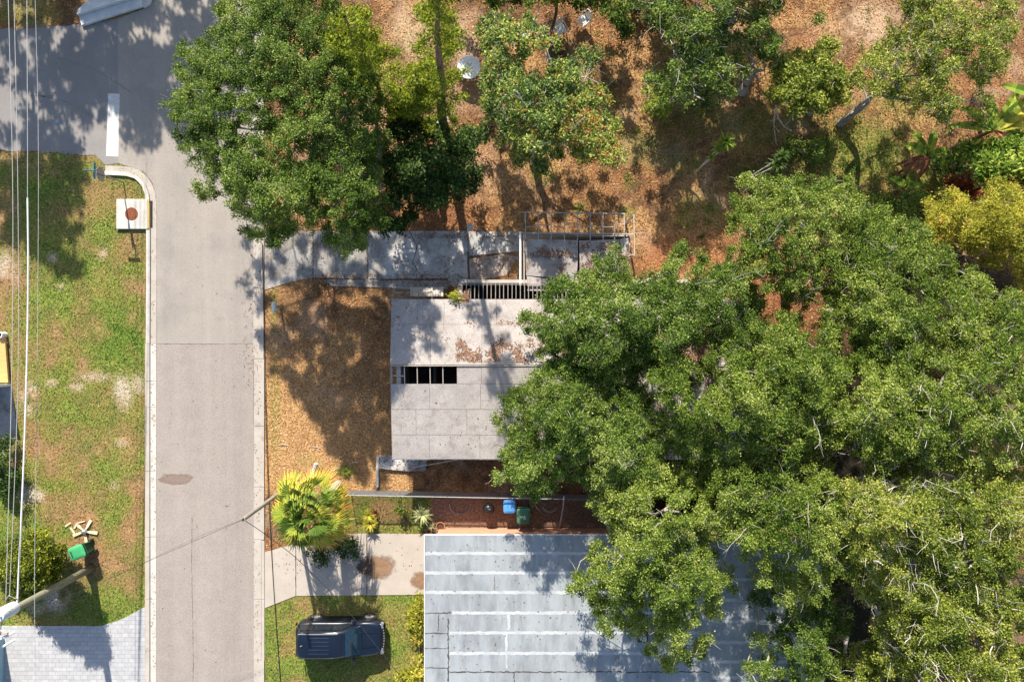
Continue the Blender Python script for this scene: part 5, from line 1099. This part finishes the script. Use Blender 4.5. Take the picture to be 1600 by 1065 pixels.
# fan palm
def fan_palm():
    rng = np.random.default_rng(70); bp = G(528, 756); cz = 3.7; c = P(484, 801, cz)-bp
    t = thing('fan_palm', 'fan palm with green centre and orange yellow old fronds beside the neighbour driveway', 'palm tree', tuple(bp))
    MB().tube([(0, 0, 0), c*.33+Vector((.06, 0, 0)), c*.66+Vector((-.03, 0, 0)), c], [.24, .19, .18, .2], 14).build('trunk', M['bark'], t)
    N = 58
    for i in range(N):
        f = i/N; az = i*2.39996+rng.uniform(-.35, .35); el = R(62-92*f)+rng.uniform(-.25, .25); L = .22+1.0*f**.55+rng.uniform(-.15, .25)
        d = Vector((math.cos(az)*math.cos(el), math.sin(az)*math.cos(el), math.sin(el))); a = Vector(c)
        hub = a+d*L+Vector((0, 0, -.15*f)); side = d.cross(Vector((0, 0, 1))).normalized(); roll = rng.uniform(-.7, .7); nb_ = side.cross(d).normalized()
        side, nb_ = side*math.cos(roll)+nb_*math.sin(roll), nb_*math.cos(roll)-side*math.sin(roll)
        V = []; col = []; w_ = .02
        V.append([a-side*w_, a+side*w_, hub+side*w_*.6, hub-side*w_*.6]); col.append(.45)
        nb2 = 20; R_ = rng.uniform(.75, 1.12); half = rng.uniform(36, 68)
        old = np.clip(.28+.42*f+rng.normal(0, .28), 0, .95)
        for k in range(nb2):
            th = R(-half+2*half*k/(nb2-1)); dd = (d*math.cos(th)+side*math.sin(th)); Lb = R_*(.6+.4*math.cos(th*.8))*rng.uniform(.82, 1.1)
            dr = .12+.42*rng.uniform(.2, 1.3); mid = hub+dd*Lb*.6+nb_*.04; tip = hub+dd*Lb+Vector((0, 0, -dr)); pw = dd.cross(nb_).normalized()*.026
            up_ = nb_*.016*(1 if k % 2 else -1)
            v_ = float(np.clip(old*.6+rng.normal(0, .08), 0, 1)); v2 = float(np.clip(v_+.15+.35*f*rng.uniform(0, 1.3), 0, 1))
            V.append([hub-pw*.3, hub+pw*.3, mid+pw+up_, mid-pw-up_]); col.append(v_)
            V.append([mid-pw-up_, mid+pw+up_, tip+pw*.15, tip-pw*.15]); col.append(v2)
        quads('frond', np.array([[list(v) for v in q_] for q_ in V]), M['palm'], t, rnd=np.array(col))
fan_palm()
def rosette(name, label, cat, base, z, r, n, m, seed, tilt=.5, width=.035, stems=None, group=None, v0=.2, droop=.25):
    rng = np.random.default_rng(seed); bp = G(*base); t = thing(name, label, cat, tuple(bp), 0, group)
    heads = stems or [(0, 0, z, 1.0)]
    for hx, hy, hz, sc in heads:
        c = np.array([hx, hy, hz]); MB().tube([(0, 0, 0), (hx*.45, hy*.5, hz*.55), (hx, hy, hz)], [.035, .028, .025], 7).build('stem', M['bark_pale'], t)
        V = []; col = []
        for k in range(int(n*sc)):
            a = rng.uniform(0, 6.283); el = rng.uniform(-.1, 1.35)*tilt*2; L = r*sc*rng.uniform(.7, 1.1); d = np.array([math.cos(a)*math.cos(el), math.sin(a)*math.cos(el), math.sin(el)]); s_ = np.array([-math.sin(a), math.cos(a), 0])*width*.5
            mid = c+d*L*.5+np.array([0, 0, .03]); tip = c+d*L-np.array([0, 0, droop*L]); v_ = rng.uniform(v0, 1)
            V.append([c-s_*.6, c+s_*.6, mid+s_, mid-s_]); V.append([mid-s_, mid+s_, tip+s_*.1, tip-s_*.1]); col += [v_, v_]
        quads('leaves', np.array(V), M[m], t, rnd=np.array(col))
rosette('dracaena', 'pale striped spiky plant in the strip between the fence and driveway', 'plant', (662, 800), .5, .62, 80, 'variegated', 81, width=.06, tilt=.33, droop=.15)
rosette('bromeliad', 'lime green spiky plant at the driveway corner, lower of the pair', 'plant', (581, 815), .35, .5, 60, 'leaf_yellow', 82, width=.07, v0=.3, tilt=.3, droop=.1)
rosette('bromeliad', 'lime green spiky plant beside the palm, upper of the pair', 'plant', (579, 802), .45, .4, 44, 'leaf_yellow', 83, width=.06, v0=.3, tilt=.3, droop=.1)
rosette('potted_plant', 'dark red leaved plant between the lime spikes and the fence', 'plant', (588, 798), .3, .28, 24, 'leaf_red', 84, width=.06, v0=0)
k3 = lambda px, py, z, base: tuple(P(px, py, z)-G(*base))
b_ = (1088, 268); rosette('dragon_tree', 'spiky headed plant on long leaning stems in the upper yard clearing', 'plant', b_, 1, .62, 90, 'leaf_big', 85, width=.06, stems=[(*k3(1132, 222, 2.3, b_), 1.0), (*k3(1122, 232, 2.1, b_), .7), (*k3(1111, 246, 1.5, b_), .45), (*k3(1140, 226, 2.2, b_), .6)])
b_ = (1150, 292); rosette('dragon_tree', 'darker spiky plant on leaning stems just above the grove', 'plant', b_, 1, .6, 70, 'leaf_dark', 86, width=.07, v0=.4, stems=[(*k3(1215, 258, 2.3, b_), 1.0), (*k3(1222, 245, 2.5, b_), .8), (*k3(1178, 287, 1.5, b_), .5)])
rosette('fan_palm_seedling', 'small bright palm tuft showing between oak limbs at the right', 'plant', (1360, 744), 6.3, .8, 40, 'leaf_yellow', 87, width=.05, v0=.1)
rosette('yucca', 'spiky green clump on the grass strip near the small round pots', 'plant', (675, 820), .2, .3, 30, 'variegated', 88, width=.035)
rosette('weed_clump', 'round green weed tuft in the dry yard above the palm', 'plant', (541, 736), .1, .35, 60, 'leaf_lime', 90, width=.03)
def banana(label, base, z, seed, leaves, L0=1.5):
    rng = np.random.default_rng(seed); bp = G(*base); t = thing('banana_plant', label, 'banana plant', tuple(bp), 0, 'banana plants at the right')
    MB().tube([(0, 0, 0), (0, 0, z)], [.12, .07], 10).build('stem', M['bark_brown'], t)
    for az, dr, kind, wk in leaves:
        V = []; col = []; n = 9; L = L0*rng.uniform(.85, 1.1); a = R(az); d = np.array([math.cos(a), math.sin(a), 0]); s_ = np.array([-math.sin(a), math.cos(a), 0]); pts = []
        for i in range(n+1):
            f = i/n; pts.append(np.array([0, 0, z])+d*L*f*(1-.12*f)+np.array([0, 0, .55*f-dr*f*f]))
        for i in range(n):
            w0, w1 = [.26*wk*math.sin(math.pi*min(max(g_/n*.92+.05, 0), 1))**.6 for g_ in (i, i+1)]
            if i == 0: w0 = .03
            for sg in (-1, 1):
                V.append([pts[i], pts[i]+s_*sg*w0+np.array([0, 0, .06]), pts[i+1]+s_*sg*w1*.97+np.array([0, 0, .06]), pts[i+1]]); col.append(rng.uniform(.2, .9))
        quads('leaf', np.array(V), M[kind], t, rnd=np.array(col))
g_, b2 = 'leaf_big', 'litter_red'
banana('banana plant with torn green leaves and brown dead ones near the clearing', (1415, 258), 1.9, 91, [(10, .7, g_, 1), (155, .6, g_, 1), (-35, .8, g_, 1), (80, .5, g_, .9), (125, .6, g_, .7), (195, 1.5, b2, .45), (214, 1.7, b2, .35), (233, 1.6, b2, .45), (252, 1.6, b2, .35), (-95, 1.7, b2, .4)])
banana('small banana plant just below the larger one', (1395, 300), 1.2, 92, [(70, .4, g_, 1), (20, .6, g_, 1), (150, .6, g_, .8), (220, 1.0, b2, .4)], 1.0)
y_ = 'leaf_yellow'
banana('banana plant with long arching leaf behind the broad leaved bush', (1480, 235), 3.4, 93, [(60, .4, g_, 1), (35, .3, y_, 1), (48, .3, g_, .9), (100, .6, g_, 1), (15, .6, y_, .9), (140, .8, g_, 1), (170, .9, g_, .8), (-30, 1.8, b2, .5), (-60, 1.6, b2, .4)], 2.1)
banana('banana plant half buried in leaves at the right edge', (1530, 200), 4.2, 94, [(30, .4, y_, 1), (52, .5, g_, 1), (75, .5, y_, .9), (120, .5, g_, 1), (-10, .6, g_, 1), (10, .4, y_, .8), (160, .6, g_, .9)], 2.1)

# dead branches and the small bare trunk by the neighbour wall
def branch(name, label, pts, r0, r1, m='bark_pale', cat='branch', twigs=0, seed=0):
    rng = random.Random(seed); t = thing(name, label, cat, tuple(Vector(pts[0])*1.0)); o_ = Vector(pts[0])
    n = len(pts); MB(o_).tube(pts, [r0+(r1-r0)*i/(n-1) for i in range(n)], 7).build('stem', M[m], t)
    mb = MB(o_)
    for _ in range(twigs):
        i = rng.randrange(1, n); p = Vector(pts[i]); d = Vector((rng.uniform(-1, 1), rng.uniform(-1, 1), rng.uniform(-.2, .6))).normalized(); q_ = p+d*.35; mb.tube([p, q_, q_+(d+Vector((rng.uniform(-.6, .6), rng.uniform(-.6, .6), 0)))*.3], [r1, r1*.7, r1*.3], 5)
    if twigs: mb.build('twigs', M[m], t)
    return t
branch('bare_sapling', 'slender bare grey sapling trunk leaning over the shaded bed', [G(875, 822), P(877, 810, .8), P(880, 792, 1.7), P(881, 776, 2.4)], .055, .03, cat='sapling', seed=1)
branch('dead_branch', 'long forked bare branch hanging above the yard clearing', [P(1212, 165, 2.6), P(1216, 185, 2.0), P(1225, 198, 1.4), P(1237, 205, .9)], .04, .015, twigs=3, seed=2)
branch('dead_branch', 'thin bare branch curving down beside the forked one', [P(1212, 168, 2.5), P(1209, 195, 1.6), P(1213, 225, .6)], .03, .015, twigs=1, seed=3)
branch('dead_branch', 'pale forked dead branch left of the open grey green tree', [P(1060, 100, 3.5), P(1052, 70, 3.8), P(1054, 95, 3.9), P(1040, 130, 3.4)], .03, .012, twigs=6, seed=4)
branch('dead_branch', 'white bare branch lying over the right side of the mixed tree', [P(935, 130, 5.0), P(915, 120, 5.3), P(900, 122, 5.5)], .025, .01, twigs=8, seed=5)
branch('driftwood_log', 'grey weathered log lying above the fan palm', [G(497, 722, .3), G(492, 735, .25), G(487, 752, .2)], .12, .08, 'bark_pale', 'log', twigs=2, seed=6)
for i in range(7):
    rn = random.Random(100+i); x, y = [(530, 715), (548, 728), (520, 735), (560, 722), (450, 695), (500, 700), (545, 745)][i]; a = rn.uniform(0, 3.1); L = rn.uniform(.3, .6)
    ob = MB().tube([(0, 0, .03), (L*.5*math.cos(a), L*.5*math.sin(a), .05), (L*math.cos(a+.2), L*math.sin(a+.2), .03)], [.018, .015, .008], 6).build('fallen_stick', M['bark_pale']); ob.location = G(x, y)
    tag(ob, 'small pale fallen stick '+['directly left of the stoop wall, topmost of the three there', 'right of the weathered log, level with its top', 'just right of the top end of the weathered log', 'nearest the concrete stoop', 'closest to the kerb cable in the front yard', 'highest of those above the palm', 'lowest, between the round weed tuft and the fence'][i], 'stick', 'fallen sticks in the front yard')
# leaf litter on roofs
def roof_litter():
    rng = np.random.default_rng(99); V = []; 
    def add(px0, px1, py0, py1, n, zf, thr, sc):
        x = rng.uniform(px0, px1, n); y = rng.uniform(py0, py1, n); m = rng.random(n)*.9 < ss(thr-.06, thr+.30, fbm(x, y, sc, 77, 5)); x = x[m]; y = y[m]; z = zf(x, y); k = (H-z)/F
        return np.stack([(x-800)*k, (532.5-y)*k, z+.012], 1)
    def zn_(x, y):
        t_ = (y-467)/(572-467); return ZN+(ZR-ZN)*t_+.012
    def zs_(x, y):
        t_ = (y-572)/(717-572); return ZR+(ZS-ZR)*t_+.012
    A = [add(712, 1000, 528, 566, 8000, zn_, .46, 18), add(690, 1000, 490, 540, 2600, zn_, .56, 18), add(1000, 1170, 500, 566, 12000, zn_, .36, 40), add(740, 1170, 560, 569, 500, zn_, .5, 20), add(610, 700, 470, 560, 250, zn_, .5, 20),
         add(770, 1170, 640, 710, 3500, zs_, .55, 24), add(860, 1170, 580, 700, 6500, zs_, .53, 30), add(620, 760, 600, 700, 60, zs_, .5, 20),
         add(712, 733, 448, 480, 900, lambda x, y: np.full(len(x), 2.76), .40, 14),
         add(822, 900, 388, 402, 500, lambda x, y: np.full(len(x), zw+.03), .5, 12), add(906, 984, 378, 420, 1300, lambda x, y: np.full(len(x), zw+.06), .48, 16), add(905, 984, 422, 452, 1800, lambda x, y: np.full(len(x), zw+.0), .40, 16)]
    Cn = np.concatenate(A); v = rng.random(len(Cn))
    tag(quads('roof_leaf_litter', leaf_quads(Cn, .10, .05, rng, up=4), M['litter_roof'], rnd=v), 'reddish brown leaves drifted on the plywood roofs', 'fallen leaves', kind='stuff')
roof_litter()
def hard_litter():
    rng = np.random.default_rng(123); L_ = []
    def area(n, x0, x1, y0, y1, z, thr=0, sc=30):
        x = rng.uniform(x0, x1, n); y = rng.uniform(y0, y1, n); m = fbm(x, y, sc, 55, 4) > thr; x = x[m]; y = y[m]; L_.append(np.stack([(x-800)/30, (532.5-y)/30, np.full(len(x), z)], 1))
    area(900, 415, 812, 364, 436, .045, .45); area(900, 480, 812, 428, 447, .06, .3); area(500, 735, 812, 395, 438, .075, .3); area(500, 600, 812, 362, 372, .045, .35)
    area(420, 397, 409, -10, 1065, .04, .45); area(160, 236, 244, 290, 1065, .04, .5); area(260, 380, 398, 200, 600, .03, .5); area(160, 414, 660, 838, 928, .045, .5); area(120, 245, 396, 0, 1065, .03, .4); area(160, 592, 668, 712, 733, .19, .3)
    k = (H-ZB)/F; x = rng.uniform(668, 1100, 260); y = rng.uniform(838, 1060, 260); L_.append(np.stack([(x-800)*k, (532.5-y)*k, np.full(260, ZB+.02)], 1))
    Cn = np.concatenate(L_); tag(quads('pavement_leaf_litter', leaf_quads(Cn, .085, .045, rng, up=5), M['litter_roof'], rnd=rng.random(len(Cn))), 'sparse dead leaves on the driveway slabs, gutters and grey roof', 'fallen leaves', kind='stuff')
    mb = MB()
    for pts in ([(489.6, 362), (489.4, 434)], [(575.2, 362), (575.2, 436)], [(500, 434.5), (560, 435.8), (600, 436.5), (700, 436)], [(731.5, 362), (731, 400), (731.5, 440)], [(640, 362), (652, 385), (645, 410), (660, 434)], [(760, 362), (752, 380), (735, 392)], [(573.5, 834), (573.5, 928)], [(462.4, 852), (462.4, 930)]):
        P_ = []
        for i in range(len(pts)-1):
            n = max(2, int(math.dist(pts[i], pts[i+1])/4)); P_ += [G(pts[i][0]+(pts[i+1][0]-pts[i][0])*q/n+random.uniform(-.35, .35), pts[i][1]+(pts[i+1][1]-pts[i][1])*q/n+random.uniform(-.35, .35)) for q in range(n+1)]
        mb.ribbon(P_, .03, .042, .7)
    struct('driveway_cracks', mb, M['crack'])
hard_litter()
rng = np.random.default_rng(3); LC = rng.normal(size=(160, 3))*np.array([.16, .12, .08])+np.array(P(711, 463, 2.95))
ob = quads('roof_weed', leaf_quads(LC, .17, .05, rng, up=1.2), M['leaf_yellow'], rnd=rng.random(160)*.6); tag(ob, 'lime green weed rooted in leaves at the roof edge', 'weed')
print('LEAVES', TOT)
